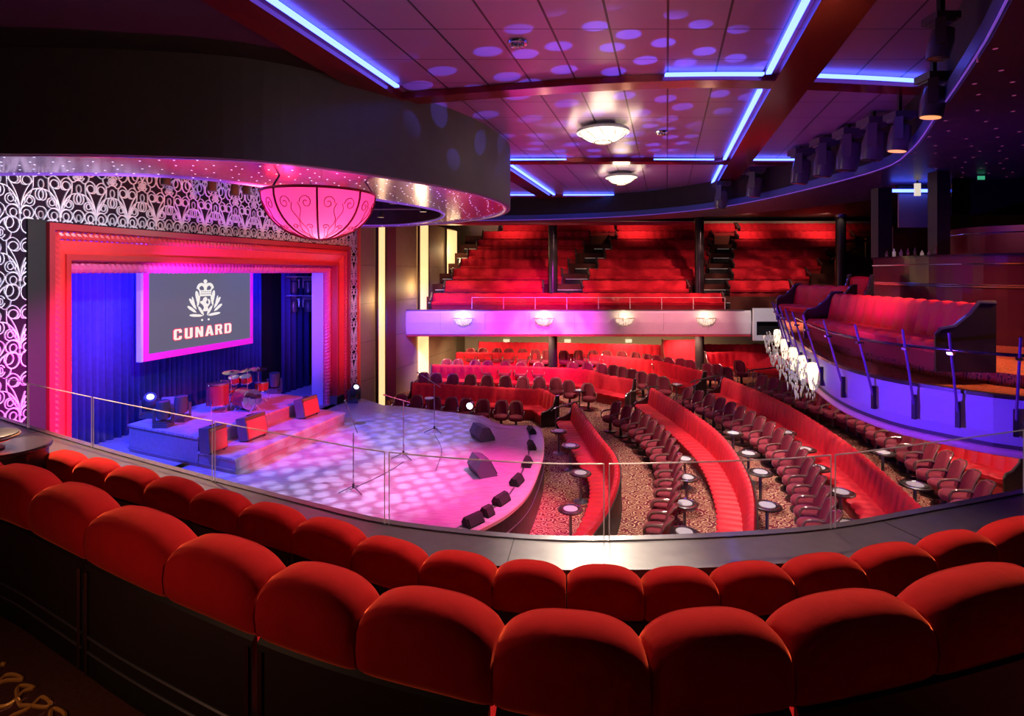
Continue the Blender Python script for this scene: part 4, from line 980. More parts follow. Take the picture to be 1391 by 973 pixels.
# raised back part of the box and continuing floor back to the rear balcony
BX = EYE-1.42
struct(MB().prism([PD(1100, 12.9), (6.35, 10.2), (6.55, 8.2), (7.4, 7.0), (18, 7.0), (18, 19)], FZ, BX).build('floor', carpet_o))
# tilted glass rail
gt = empty('glass_balustrade', (*boxpath.pt(0, 0), FZ), 'outward leaning glass rail with violet posts along the right-hand box', 'balustrade')
def onb(px):            # arc position of the box edge seen at column px
    best = min(range(401), key=lambda i: abs(PX0+F*boxpath.at(boxpath.len*i/400).x/boxpath.at(boxpath.len*i/400).y-px) + (50 if i < 20 and px > 1090 else 0)); return boxpath.len*best/400
pxs = [1127, 1157, 1197, 1247, 1307, 1376]; tl = [onb(x) for x in pxs]; step0 = (tl[1]-tl[0])
tl = [tl[0]-step0*k for k in (5, 4, 3, 2, 1) if tl[0]-step0*k > .1]+tl+[boxpath.len]
def lean(t, h): return (*boxpath.pt(t, .10+.28*(h+.4)), FZ+h)
for t_ in tl[:-1]:
    d = boxpath.tan(t_); ps = MB().tube([lean(t_, -.45), lean(t_, .0), lean(t_, .82)], .017, 6).build('post', postgl, gt)
    q = lean(t_, .55); MB().box(q, (.10, .06, .03), atan2(d.y, d.x)+pi/2).build('bracket', chrome, gt)
    q = lean(t_, -.28); MB().box(q, (.05, .05, .34), atan2(d.y, d.x)).build('mounting_plate', panelb, gt)
for a, b in zip(tl, tl[1:]):
    rws = []
    for i in range(7): t_ = a+.03+(b-a-.06)*i/6; rws.append([lean(t_, .06), lean(t_, .72)])
    MB().grid(rws).build('glass_panel', glass, gt)
MB().tube([(*boxpath.pt(tl[0]+(boxpath.len-tl[0])*i/60, .10), FZ+.56) for i in range(61)], .022, 8).build('handrail', mat('gloss_rail', (.06, .03, .05), .08, .6, coat=.8), gt, True)
# box sofas
bp = Path([P(1150, 393, EYE-.30), P(1200, 400, EYE-.42), P(1260, 407, EYE-.47), P(1325, 415, EYE-.50)][0:0] or [PD(1143, 11.6), PD(1195, 10.3), PD(1262, 9.0), PD(1345, 7.75)])
def boxsofa(path, z, lab_, **k): return bench(path, z, lab_, name='box_sofa', cat='sofa', rm=red2, **k)
boxsofa(bp, BX, 'long red fluted sofa in the right-hand box', fl=.30, amp=.05, seat_d=.52, h=.95, th=.2, group='red sofas in the right-hand box')
bp2 = Path([PD(1088, 14.6), PD(1125, 13.6), PD(1160, 12.9)]); boxsofa(bp2, BX+.15, 'smaller red sofa behind the long one at the box corner', fl=.4, amp=.05, seat_d=.5, h=.92, group='red sofas in the right-hand box')
bp3 = Path([PD(1157, 13.5), PD(1183, 13.2)]); boxsofa(bp3, BX+.35, 'small upright red seat at the corner of the dark bar front', fl=.3, seat_d=.45, h=.95, group='red sofas in the right-hand box')
# dark bar fronts behind
br = Path([PD(1186, 13.9), PD(1240, 12.2), PD(1330, 10.8), PD(1440, 10.0)])
def barwall_(path, z0, z1, name, m, off=0): return struct(MB().grid([[(*path.pt(path.len*i/24, off), z0), (*path.pt(path.len*i/24, off), z1), (*path.pt(path.len*i/24, off-.3), z1), (*path.pt(path.len*i/24, off-.3), z0)] for i in range(25)], True, True).build(name, m))
barwall_(br, BX-.1, EYE+.33, 'wall_bar', barwall)
for k, z in enumerate((EYE+.17, EYE-.25, EYE-.29)): struct(MB().tube([(*br.pt(br.len*i/24, .015), z) for i in range(25)], .014, 6).build('trim_%d' % (23+k), chrome))
struct(MB().grid([[(*br.pt(br.len*i/24, a), EYE+.33+b) for a, b in ((.05, 0), (-.5, 0), (-.5, .04), (.05, .04))] for i in range(25)], True, True).build('trim_26', barblack))
br2 = Path([PD(1290, 13.5), PD(1330, 12.6), PD(1440, 11.6)])
barwall_(br2, EYE+.30, EYE+1.05, 'wall_bar', mat('dark_red_front', (.10, .012, .015), .3))
for k, z in enumerate((EYE+.9,)): struct(MB().tube([(*br2.pt(br2.len*i/24, .02), z) for i in range(25)], .012, 6).build('trim_27', chrome))
# control booth windows, blind, posts
def bx(px0, px1, py0, py1, D, th, name, m, lab_=None, cat=None):
    x0, x1 = PD(px0, D)[0], PD(px1, D)[0]; z0, z1 = Zat(py1, D), Zat(py0, D)
    o = MB().box(((x0+x1)/2, D+th/2, (z0+z1)/2), (x1-x0, th, z1-z0)).build(name, m)
    return tag(o, lab_, cat) if lab_ else struct(o)
bx(1221, 1273, 264, 309, 15.5, .05, 'roller_blind', chartgrey, 'grey roller blind lowered between two dark posts at the right', 'blind')
bx(1193, 1212, 255, 350, 14.8, .3, 'trim_28', black); bx(1273, 1291, 232, 345, 13.2, .3, 'trim_29', black)
bx(1293, 1420, 236, 292, 14.5, .06, 'window_1', mat('dark_reflective_glass', (.02, .02, .03), .04, .4))
t = bx(1243, 1251, 249, 266, 14.9, .04, 'hanging_sign', sign_l, 'small lit white sign hanging above the grey blind', 'sign')
bx(1329, 1338, 239, 244, 13.9, .03, 'exit_sign', green_l, 'tiny green exit sign behind the dark booth glass', 'sign')
MB().box((PD(1247, 14.9)[0], 14.92, (Zat(249, 14.9)+8.8)/2), (.03, .03, 8.8-Zat(249, 14.9))).build('hanger', black, t)
bx(1221, 1273, 252, 264, 15.5, .08, 'trim_33', black)
o = bx(1212, 1272, 257, 261, 15.3, .05, 'ceiling_light_strip', led_blue, 'blue light strip above the grey blind at the right', 'ceiling light')
bx(1213, 1272, 309, 348, 16.5, .1, 'wall_booth', mat('booth_dark', (.05, .015, .015), .5))
# bottles and glasses on the bar
random.seed(3)
for i in range(8):
    q = PD(1205+i*9.5, 13.4-.1*i); z = EYE+.37; hh = random.uniform(.14, .26)
    o = MB().lathe([(.035, z), (.037, z+hh*.6), (.013, z+hh*.75), (.013, z+hh)], 10, (q[0], q[1], 0)).build('bottle', [darkwood, crystal2, chartgrey, barwall][i % 4], smooth=True)
    tag(o, 'small bottle on the dark bar counter, %s from the left' % ORD[i], 'bottle', 'bottles on the bar counter')
sb = empty('serving_counter', (*br.pt(2, -.6), EYE), 'dark bar counter behind the right-hand box', 'counter')
MB().grid([[(*br.pt(br.len*i/24, a), EYE+b) for a, b in ((-.45, -1.5), (-.9, -1.5), (-.9, .36), (-.45, .36))] for i in range(15)], True, True).build('counter_body', barblack, sb)
# crystal cluster at the box corner
for i, px in enumerate((1066, 1078, 1091, 1106, 1120)):
    t_ = onb(px) if px > 1085 else min((boxpath.len*k/400 for k in range(400)), key=lambda q: abs(PX0+F*boxpath.at(q).x/boxpath.at(q).y-px)+(40 if boxpath.at(q).y < 10.5 else 0))
    c = boxpath.pt(t_, .30); r_ = .34
    t = empty('crystal_sconce', (*c, FZ-.1), 'cascade of crystal drops hung on the box corner, %s from the back' % ORD[i], 'wall light', 'crystal sconces at the box corner')
    b = MB(); b.lathe([(.001, FZ-.62), (.05, FZ-.58), (.08, FZ-.4), (.10, FZ-.2), (.08, FZ-.1), (.001, FZ-.08)], 14, (*boxpath.pt(t_, .2), 0)); bo = b.build('glow_core', crystal_core, t, True)
    random.seed(i+40); g = MB()
    for k in range(90):
        a = random.uniform(0, 2*pi); z_ = FZ-.12-.62*random.random()**.8; rr = (.30 - .16*((FZ-.12-z_)/.62))*random.uniform(.85, 1.1); L = random.uniform(.06, .12); x_, y_ = c[0]-.04+rr*cos(a), c[1]+rr*sin(a)
        w_ = random.uniform(.010, .018); g.add([(x_-w_, y_, z_), (x_, y_-w_, z_), (x_+w_, y_, z_), (x_, y_+w_, z_), (x_, y_, z_+w_*1.6), (x_, y_, z_-L)], [(0, 1, 4), (1, 2, 4), (2, 3, 4), (3, 0, 4), (1, 0, 5), (2, 1, 5), (3, 2, 5), (0, 3, 5)])
    g.build('crystal_drops', crystal3, bo)['kind'] = 'stuff'
    point('sconce_light', (*boxpath.pt(t_, .62), FZ-.35), (1, .75, .5), 1.2, .06)
x, y = PD(1160, 21); struct(MB().prism([(PD(1085, 20)[0], 19), (18, 19), (18, 27.9), (PD(1066, 27.9)[0], 27.9)], FZ-.4, FZ-.1).build('floor', carpet_d))
t = empty('stair_handrail', (*PD(1140, 31.2), 5.9), 'sloping dark handrail with brass posts before the right column', 'handrail')
a = PD(1130, 31.2); b = PD(1192, 34.2)
MB().tube([(*a, Zat(352, 31.2)), ((a[0]+b[0])/2, 32.7, Zat(338, 32.7)), (*b, Zat(314, 34.2))], .05, 8).build('rail', glosswood2, t, True)
for px, py, D in ((1176, 324, 33.4), (1135, 350, 31.5)):
    q = PD(px, D); MB().tube([(*q, Zat(py, D)), (*q, Zat(py, D)-1.15)], .05, 8).build('post', brass, t)

# ---------------------------------------------------------------- our own balcony : ledge, glass, floor
LZ = 4.3
ledge_o = Path([P(x, y, LZ) for x, y in ((-260, 490), (-100, 535), (0, 568), (128, 607), (290, 652), (430, 688), (530, 711), (690, 729), (820, 733), (1000, 727), (1130, 716), (1250, 695), (1391, 668), (1560, 632))])
NL = 96
struct(MB().grid([[(*ledge_o.pt(ledge_o.len*i/NL, a), LZ+b) for a, b in ((.0, .0), (.42, .0), (.42, -.08), (.0, -.08))] for i in range(NL+1)], True, True).build('trim_30', ledge_m))
struct(MB().grid([[(*ledge_o.pt(ledge_o.len*i/NL, a), LZ+b) for a, b in ((-.03, .012), (.035, .012), (.035, .0), (.0, -.5), (-.03, -.5))] for i in range(NL+1)], True, True).build('trim_31', mat('ledge_lip', (.20, .19, .21), .25, .5)))
struct(MB().grid([[(*ledge_o.pt(ledge_o.len*i/NL, a), LZ+b) for a, b in ((.38, -.08), (.41, -.08), (.41, -.5), (.38, -.5))] for i in range(NL+1)], True, True).build('wall_parapet', panelb))
struct(MB().grid([[(*ledge_o.pt(ledge_o.len*i/NL, a), LZ+b) for a, b in ((-.02, -.08), (.2, -.08), (.2, -1.3), (-.02, -1.3))] for i in range(NL+1)], True, True).build('wall_balcony', fascia_m))
fl_ = [ledge_o.pt(ledge_o.len*i/NL, .05) for i in range(NL+1)]
struct(MB().prism(fl_ + [(10, -3), (-12, -3)], LZ-.65, LZ-.37).build('floor', carpet_d))
m = MB()
for px in (60, 700, 1200):
    t = min(range(201), key=lambda i: abs(PX0+F*ledge_o.at(ledge_o.len*i/200).x/ledge_o.at(ledge_o.len*i/200).y-px)); t = ledge_o.len*t/200
    a, b = Vector(ledge_o.pt(t, .04)), Vector(ledge_o.pt(t, .42)); c = (a+b)/2; d = b-a; m.box((c.x, c.y, LZ+.001), (d.length, .008, .003), atan2(d.y, d.x))
struct(m.build('trim_32', black))
# glass panels
def onl(px): return ledge_o.len/800*min(range(801), key=lambda i: abs(PX0+F*ledge_o.at(ledge_o.len*i/800).x/ledge_o.at(ledge_o.len*i/800).y-px))
gpx = [-90, 43, 130, 296, 528, 822, 1128, 1385, 1500]; nm = ['left of the bronze side table', 'beside the filigree wall at the left', 'before the blue curtain side of the stage', 'before the stage platforms', 'before the open stage floor', 'before the chair rings', 'before the right-hand stalls', 'at the far right']
for i in range(len(gpx)-1):
    a, b = onl(gpx[i]), onl(gpx[i+1]); a_, b_ = a+.02, b-.02
    t = empty('glass_guard', (*ledge_o.pt(a_, .04), LZ+.01), 'clear frameless glass guard on our ledge %s' % nm[i], 'glass panel', 'clear glass guards on our ledge')
    H = .58
    rws = [[(*ledge_o.pt(a_+(b_-a_)*k/10, .034), LZ+.01), (*ledge_o.pt(a_+(b_-a_)*k/10, .034), LZ+H), (*ledge_o.pt(a_+(b_-a_)*k/10, .046), LZ+H), (*ledge_o.pt(a_+(b_-a_)*k/10, .046), LZ+.01)] for k in range(11)]
    pane = MB().grid(rws, True, True).build('pane', glass, t)
    MB().tube([(*ledge_o.pt(a_+(b_-a_)*k/10, .04), LZ+H) for k in range(11)], .0055, 5).build('polished_top_edge', edge_m, pane)
    for s in (a_, b_): q = ledge_o.pt(s, .04); MB().tube([(*q, LZ+.01), (*q, LZ+H)], .0045, 5).build('polished_side_edge', edge_m, pane)

# ---------------------------------------------------------------- foreground seating
def cushion_bench(path, bounds, z_top, z_floor, H, TH, label, group, out=-1, left=None):
    """bounds: three arc positions: two cushions"""
    s0, s1, s2 = bounds; c = path.at(s0); t = empty('theatre_banquette', (c.x, c.y, z_floor), label, 'banquette', group)
    for a, b in ((s0, s1), (s1, s2)):
        rows = []; N = 20
        for i in range(N+1):
            u = i/N; s = a+.004+(b-a-.008)*u; v = abs(2*u-1); f = (1-min(1, v)**4.5)**.5
            top = z_top-.055*v**2.6-.014*(1-f); ww = TH*(.84+.16*f); cx = 0
            pr = []
            for k in range(14):
                th_ = 2*pi*k/14; ca, sa = cos(th_), sin(th_)
                ex = (abs(ca)**.75)*(1 if ca > 0 else -1)*ww/2; ez = (abs(sa)**.7)*(1 if sa > 0 else -1)
                hgt = top-(z_top-H); zc = z_top-H+hgt/2
                pr.append((*path.pt(s, ex), zc+ez*hgt/2))
            rows.append(pr)
        MB().grid(rows, True, True).build('back_cushion', redd, t, True)
    rows = [[(*path.pt(s0+.01+(s2-s0-.02)*i/8, a), b) for a, b in ((TH*.30, z_top-H+.03), (TH*.40, z_top-H+.01), (TH*.40, z_floor), (TH*.30, z_floor))] for i in range(9)]
    bpn = MB().grid(rows, True, True).build('back_panel', panelb, t)
    rows = [[(*path.pt(s0+.01+(s2-s0-.02)*i/8, a), b) for a, b in ((-.36, z_floor+.20), (TH*.28, z_floor+.20), (TH*.28, z_floor+.02), (-.33, z_floor+.02))] for i in range(9)]
    MB().grid(rows, True, True).build('seat', redd, t)
    for s in (s0+.03, s2-.03): q = path.pt(s, TH*.42); MB().box((*q, (z_top-H+z_floor)/2), (.012, .012, z_top-H-z_floor-.02)).build('panel_batten', darkwood, bpn)
    for h_ in (.10, .16): MB().tube([(*path.pt(s0+.02+(s2-s0-.04)*i/8, TH*.41), z_floor+h_) for i in range(9)], .006, 5).build('kick_strip', steel, bpn)
    return t
def fromcol(path, px): n = 1600; return path.len/n*min(range(n+1), key=lambda i: abs(PX0+F*path.at(path.len*i/n).x/path.at(path.len*i/n).y-px) if path.at(path.len*i/n).y > .3 else 1e9)
zn = 5.36; zf_ = 4.78
near = Path([P(x, y, z) for x, y, z in ((-330, 560, zn), (-150, 590, zn), (20, 632, zn), (100, 660, zn), (190, 695, zn), (300, 732, zn), (430, 772, zn), (590, 808, zn), (775, 838, zn), (965, 835, zn), (1145, 812, zn), (1335, 775, zn), (1500, 735, zn), (1660, 700, zn))])
frow = Path([P(x, y, zf_) for x, y in ((62, 607), (89, 613), (182, 635), (302, 668), (450, 708), (535, 735), (625, 752), (720, 764), (820, 770), (920, 773), (1019, 766), (1116, 755), (1210, 741), (1296, 724), (1365, 710), (1440, 694), (1560, 672))])
nb = [-330, -210, -110, -30, 72, 143, 250, 372, 503, 680, 875, 1055, 1240, 1415, 1580]
nb = [-200, -100, -10, 72, 143, 250, 372, 503, 680, 875, 1055, 1240, 1415, 1560]
nb = nb[1:] if len(nb) % 2 == 0 else nb
names = []
k = 0
# pairs: (-10..143? ) modules split so that seams fall at 372|680|1055
mods = [(-190, -95, -10), (-10, 66, 143), (143, 250, 372), (372, 503, 680), (680, 875, 1055), (1055, 1240, 1415)]
dsc = ['at the left edge of the photo', 'second from the left, above the scroll carpet', 'third from the left, above the vertical seam', 'left of centre in the nearest row', 'centre of the nearest row, nearest the camera', 'right end of the nearest row']
for (a, b, c), d_ in zip(mods, dsc):
    cushion_bench(near, (fromcol(near, a), fromcol(near, b), fromcol(near, c)), zn, 4.68, .25, .19, 'plush red two-cushion seat back, %s' % d_, 'nearest row of plush red seats')
fb = [67, 112, 156, 209, 270, 335, 409, 491, 578, 673, 769, 872, 969, 1069, 1163, 1255, 1338, 1432, 1530]
for i in range(0, len(fb)-2, 2):
    a, b, c = fb[i:i+3]
    cushion_bench(frow, (fromcol(frow, a), fromcol(frow, b), fromcol(frow, c)), zf_, LZ-.37, .25, .19, 'plush red two-cushion seat back before the ledge, %s from the left' % ORD[i//2], 'front row of plush red seats by the ledge')
# near tier floor (raised), carpet with gold scrolls behind the near row
nf = [near.pt(near.len*i/60, -.55) for i in range(61)]
struct(MB().prism(nf + [(4, -3), (-12, -3)], LZ-.37, 4.68).build('floor', carpet_d))
NZ = 4.68
sc_ = empty('carpet_border', (*near.pt(1.5, .4), NZ), 'dark carpet runner with gold scroll border behind the nearest seats', 'carpet')
class CR:
    len = near.len
    def at(self, t): q = near.pt(t, .16); return Vector(q)
    def nr(self, t): return near.nr(t)
cr = CR()
MB().grid([[(*near.pt(near.len*i/60, a), NZ+b) for a, b in ((.34, .004), (1.5, .004), (1.5, .0), (.34, .0))] for i in range(61)], True, True).build('runner', mat('crimson_runner', (.20, .008, .012), .95, noise=.3, nscale=40), sc_)
m = MB(); gold = mat('gold_thread', (.60, .28, .05), .8)
vp = []
for i in range(0, 900):
    ph = i*.22; a_ = .02*ph + .055*sin(ph) + .022*sin(2.6*ph); b_v = .10 + .045*cos(ph) + .03*cos(.5*ph)
    if a_ > cr.len*.75: break
    q = near.pt(a_, .16+b_v); vp.append((*q, NZ+.006))
m.tube(vp, .0075, 5)
m.build('gold_scrolls', gold, sc_)

# side table with puck lamp
x, y = P(13, 606, 4.86); zt2 = 4.86
t = empty('side_cabinet', (x, y, LZ-.37), 'rounded dark wood side cabinet at the left end of the front row', 'cabinet')
MB().lathe([(.25, LZ-.37), (.25, zt2-.03)], 28, (x, y, 0)).build('body', darkwood, t, True)
MB().lathe([(.27, zt2-.035), (.275, zt2-.015), (.27, zt2)], 32, (x, y, 0)).build('top', mat('cab_top', (.05, .03, .035), .2, coat=.5), t, True)
t = empty('table_lamp', (x-.08, y-.1, zt2), 'low disc-shaped table lamp with gilt edge glowing red below', 'lamp')
cx_, cy_ = x-.08, y-.1
MB().lathe([(.10, zt2), (.10, zt2+.012)], 20, (cx_, cy_, 0)).build('base', black, t, True)
MB().lathe([(.02, zt2+.01), (.02, zt2+.08)], 10, (cx_, cy_, 0)).build('stem', black, t, True)
MB().lathe([(.16, zt2+.08), (.19, zt2+.09), (.19, zt2+.125), (.165, zt2+.135)], 32, (cx_, cy_, 0)).build('disc_shade', black, t, True)
MB().tube([(cx_+.192*cos(a), cy_+.192*sin(a), zt2+.107) for a in [2*pi*i/32 for i in range(32)]], .008, 5, True).build('gilt_band', brass, t)
MB().lathe([(.15, zt2+.073), (.15, zt2+.079)], 24, (cx_, cy_, 0)).build('red_glow_ring', mat('red_glow', (.6, .05, .03), .5, emit=(1, .06, .03), es=.8), t, True)

# ---------------------------------------------------------------- pink bowl chandelier
cx, cy = PD(434, 11.5); R = 1.13; zt3 = Zat(264, 11.5)
t = empty('bowl_chandelier', (cx, cy, zt3-.95), 'large pink half-dome glass chandelier with wrought scrolls above the stage', 'chandelier')
def dome(th, a, k=1.0): return (cx+R*k*cos(th)*cos(a), cy+R*k*cos(th)*sin(a), zt3-.95*k*sin(th))
pink = mat('pink_glass', (.9, .15, .45), .35, emit=(.95, .015, .25), es=.55)
nt = pink.node_tree; b_ = nt.nodes['Principled BSDF']; b_.inputs['Emission Strength'].default_value = .22
tr_ = nt.nodes.new('ShaderNodeBsdfTranslucent'); tr_.inputs[0].default_value = (.95, .22, .40, 1); mx_ = nt.nodes.new('ShaderNodeMixShader'); mx_.inputs[0].default_value = .6
nt.links.new(b_.outputs[0], mx_.inputs[1]); nt.links.new(tr_.outputs[0], mx_.inputs[2]); nt.links.new(mx_.outputs[0], nt.nodes['Material Output'].inputs[0])
point('chandelier_bulb', (cx+.1, cy-.15, zt3-.62), (1, .72, .62), 26, .12); point('chandelier_bulb', (cx-.55, cy-.3, zt3-.25), (.7, .05, 1), 16, .12); point('chandelier_bulb', (cx+.45, cy-.3, zt3-.2), (1, .03, .4), 20, .12)
MB().grid([[dome(pi/2*j/12, 2*pi*i/32) for i in range(32)] for j in range(12)] + [[dome(pi/2*.995, 2*pi*i/32) for i in range(32)]], True).build('glass_bowl', pink, t, True)
rib = mat('chandelier_iron', (.22, .02, .05), .3, .6)
for i in range(8): MB().tube([dome(pi/2*j/10, 2*pi*i/8+.30, 1.012) for j in range(11)], .022, 6).build('rib', rib, t, True)
MB().tube([dome(0, 2*pi*i/40, 1.01) for i in range(40)], .03, 6, True).build('rim', rib, t, True)
m = MB()
for i in range(8):
    a0 = 2*pi*i/8+.30+pi/8
    for s in (-1, 1):
        m.tube([dome(.32+.20*sin(q_)*(1-q_/13.5), a0+s*(.20+.15*cos(q_)*(1-q_/13.5)), 1.012) for q_ in [pi+j*.55 for j in range(0, 17)]], .009, 4)
        m.tube([dome(.32+.05*j, a0+s*.05*(1+.8*sin(j*.6)), 1.012) for j in range(0, 20)], .008, 4)
        m.tube([dome(.88+.10*sin(q_)*(1-q_/12), a0+s*(.20+.13*cos(q_)*(1-q_/12)), 1.012) for q_ in [pi+j*.55 for j in range(0, 14)]], .008, 4)
        m.tube([dome(.95+.05*j, a0+s*.22*(1-j/11), 1.012) for j in range(0, 11)], .007, 4)
m.build('scrollwork', rib, t)
MB().lathe([(.06, zt3-.97), (.04, zt3-.93), (.001, zt3-1.0)], 12, (cx, cy, 0)).build('finial', rib, t, True)
for i in range(3): a = 2*pi*i/3; MB().tube([dome(0, a), (cx+.3*cos(a), cy+.3*sin(a), zt3+1.3)], .02, 6).build('hanger', black, t)
spot('chandelier_fill', (cx+3.2, cy-3.4, 4.4), (cx, cy, zt3-.5), (1, .55, .5), 130, 26, .8, .1)  # added spot from outside to brighten the bowl

# ---------------------------------------------------------------- moving head lights
def head_mesh(t, M, lens):
    def tr(m): m.v = [tuple(M @ Vector(v)) for v in m.v]; return m
    tr(MB().lathe([(.06, -.20), (.13, -.16), (.15, .0), (.14, .18), (.135, .22)], 16)).build('lamp_head', headm, t, True)
    hd = [k for k in t.children if k.name.startswith('lamp_head')][0]
    tr(MB().lathe([(.001, .222), (.12 if lens is not lens_on else .075, .222), (.12 if lens is not lens_on else .075, .228), (.001, .235)], 16)).build('lens', lens, hd)
headm = mat('light_housing', (.07, .07, .09), .35, coat=.3)
def moving_head(x, y, z, tilt, pan, lab_, grp, hang=False, lens=lens_off, s=1.0):
    t = empty('moving_head_light', (x, y, z), lab_, 'stage light', grp)
    sg = -1 if hang else 1
    B_ = MB().box((x, y, z+sg*.05*s), (.34*s, .30*s, .10*s)); B_.box((x, y, z+sg*.11*s), (.26*s, .24*s, .04*s)); B_.build('base', headm, t)
    ca, sa = cos(pan), sin(pan)
    for q in (-1, 1):
        m = MB(); m.box((x+q*.19*s*ca, y+q*.19*s*sa, z+sg*.27*s), (.05*s, .12*s, .34*s), pan); m.build('yoke_arm', headm, t)
    MB().box((x, y, z+sg*.135*s), (.40*s, .12*s, .03*s), pan).build('yoke_base', headm, t)
    M = Matrix.Translation((x, y, z+sg*.38*s)) @ Matrix.Rotation(pan, 4, 'Z') @ Matrix.Rotation(tilt, 4, 'X') @ Matrix.Scale(s*1.05, 4)
    head_mesh(t, M, lens); return t
g_ = 'moving head lights on the stage'
for px, py, z, ti, pn, ln, lb in ((203, 567, uz, .8, .7, lens_on, 'moving head light with lit white lens at the left end of the platform'), (222, 580, uz, 0.1, .3, lens_off, 'unlit moving head light nearest on the left of the platform'),
                                  (246, 572, uz, .1, .6, lens_off, 'unlit moving head light right of the other two on the platform'), (373, 534, uz, .1, .3, lens_off, 'moving head light behind the drums on the platform'),
                                  (435, 546, SD, .8, .7, lens_on, 'lit moving head light at the frame foot behind the farthest amplifier'), (481, 547, SD, .8, .7, lens_on, 'moving head light before the filigree strip at stage right')):
    x, y = P(px, py, z); moving_head(x, y, z, ti, pn, lb, g_, False, ln, 1.25)
g_ = 'moving head lights hanging round the ceiling ring'
hp = [(980, 283, 20.5), (1025, 268, 18.8), (1088, 250, 15.6), (1120, 240, 14.4), (1153, 232, 13.3), (1187, 218, 12.2), (1222, 206, 11.0), (1268, 160, 8.2), (1278, 80, 6.6)]
for i, (px, py, D) in enumerate(hp):
    x, y = PD(px, D); sz = [1.6, 1.6, 1.6, 1.6, 1.6, 1.5, 1.25, 1.05, .85][i]; z = Zat(py, D)+.62*sz
    moving_head(x, y, z, pi+.15, .9, 'dark moving head light hanging from the ring, %s from the far end' % ORD[i], g_, True, lens_or if i in (6, 7) else lens_off, sz)
    struct(MB().box((x, y, (z+CZ)/2), (.06, .06, max(.02, CZ-z))).build('trim_40', black)) if CZ-z > .05 else None
g_ = 'moving head lights high at the back of the stage'
for i, (px, py) in enumerate(((399, 392), (419, 392), (399, 418), (419, 418))):
    Y = 24.4+.3*(i % 2); q = wl(Y, -2.3); dd = q[1]; x, y = PD(px, dd); z = Zat(py-16, dd); moving_head(x, y, z, pi, .3, 'moving head light hung in the wing right of the screen, %s' % ['upper left', 'upper right', 'lower left', 'lower right'][i], g_, True, lens_off, 1.2)
x0 = PD(390, 24.5); x1 = PD(428, 24.5)
for k, py in enumerate((376, 402)): tag(MB().tube([(x0[0], 24.4, Zat(py, 24.5)), (x1[0], 24.9, Zat(py, 24.5))], .03, 8).build('lighting_bar', steel), '%s horizontal lighting bar in the wing' % ('upper', 'lower')[k], 'lighting bar')
# lamps in the black opening above the stage
g_ = 'stage lamps rigged above the stage opening'
for i, (px, py, D, on) in enumerate(((225, 243, 12.4, 0), (288, 252, 13.4, 0), (319, 258, 13.8, 1), (335, 257, 14.4, 0), (534, 271, 17.4, 1), (575, 282, 17.5, 0), (517, 290, 19, 0))):
    x, y = PD(px, D); z = Zat(py, D)
    t = empty('stage_lamp', (x, y, z), 'black stage lamp rigged above the stage, %s from the left%s' % (ORD[i], ', lit' if on else ''), 'stage light', g_)
    m = MB(); m.lathe([(.07, .14), (.10, .10), (.10, -.12), (.12, -.14)], 14, (x, y, z)); m.build('lamp_can', headm, t, True)
    MB().lathe([(.001, -.13), (.085, -.13), (.085, -.135), (.001, -.137)], 12, (x, y, z)).build('lens', lens_on if on else lens_off, t)
    MB().tube([(x, y, z+.13), (x, y, z+.45)], .02, 6).build('clamp', black, t)
tag(MB().tube([(*PD(200, 12), Zat(232, 12)), (*PD(345, 14.5), Zat(244, 14.5))], .03, 8).build('lighting_bar', black), 'black lighting bar hung left of the pink bowl chandelier', 'lighting bar')
tag(MB().tube([(*PD(505, 18), Zat(284, 18)), (*PD(585, 18), Zat(284, 18))], .03, 8).build('lighting_bar', violet_l if 0 else steel), 'lighting bar hung right of the pink bowl chandelier', 'lighting bar')

# ---------------------------------------------------------------- stage props
def amp(px, py, z, w, d, h, rz, lab_, tilt=.12):
    x, y = P(px, py, z); t = empty('guitar_amplifier', (x, y, z), lab_, 'amplifier', 'amplifiers on the stage platforms', rz); q = Matrix.Rotation(-tilt, 4, 'X')
    def B(c, dd, name, m_):
        b = MB().box(c, dd); b.v = [tuple(q @ Vector(v)) for v in b.v]; b.v = [(a, bb, cc+.04) for a, bb, cc in b.v]
        return b.build(name, m_, t, loc=0)
    B((0, 0, h/2), (w, d, h), 'cabinet', ampblack); B((0, -d/2-.008, h*.44), (w*.90, .016, h*.78), 'grille', ampred); B((0, -d/2-.008, h*.91), (w*.90, .018, h*.10), 'control_panel', brass)
    B((0, 0, h+.025), (w*.3, .04, .025), 'handle', black)
    for sx in (-1, 1): B((sx*w*.38, -d*.3, -.02), (.05, .05, .05), 'caster', black)
fz = radians(72)
amp(291, 614, lz, .62, .34, .68, fz, 'tall amplifier with reddish grille at the near end of the low platform', .08)
amp(345, 596, lz, .80, .34, .66, fz, 'wide amplifier with cream-edged grille in the middle of the low platform', .2)
amp(419, 566, lz, .80, .34, .62, fz, 'wide amplifier at the far end of the low platform by the drums', .2)
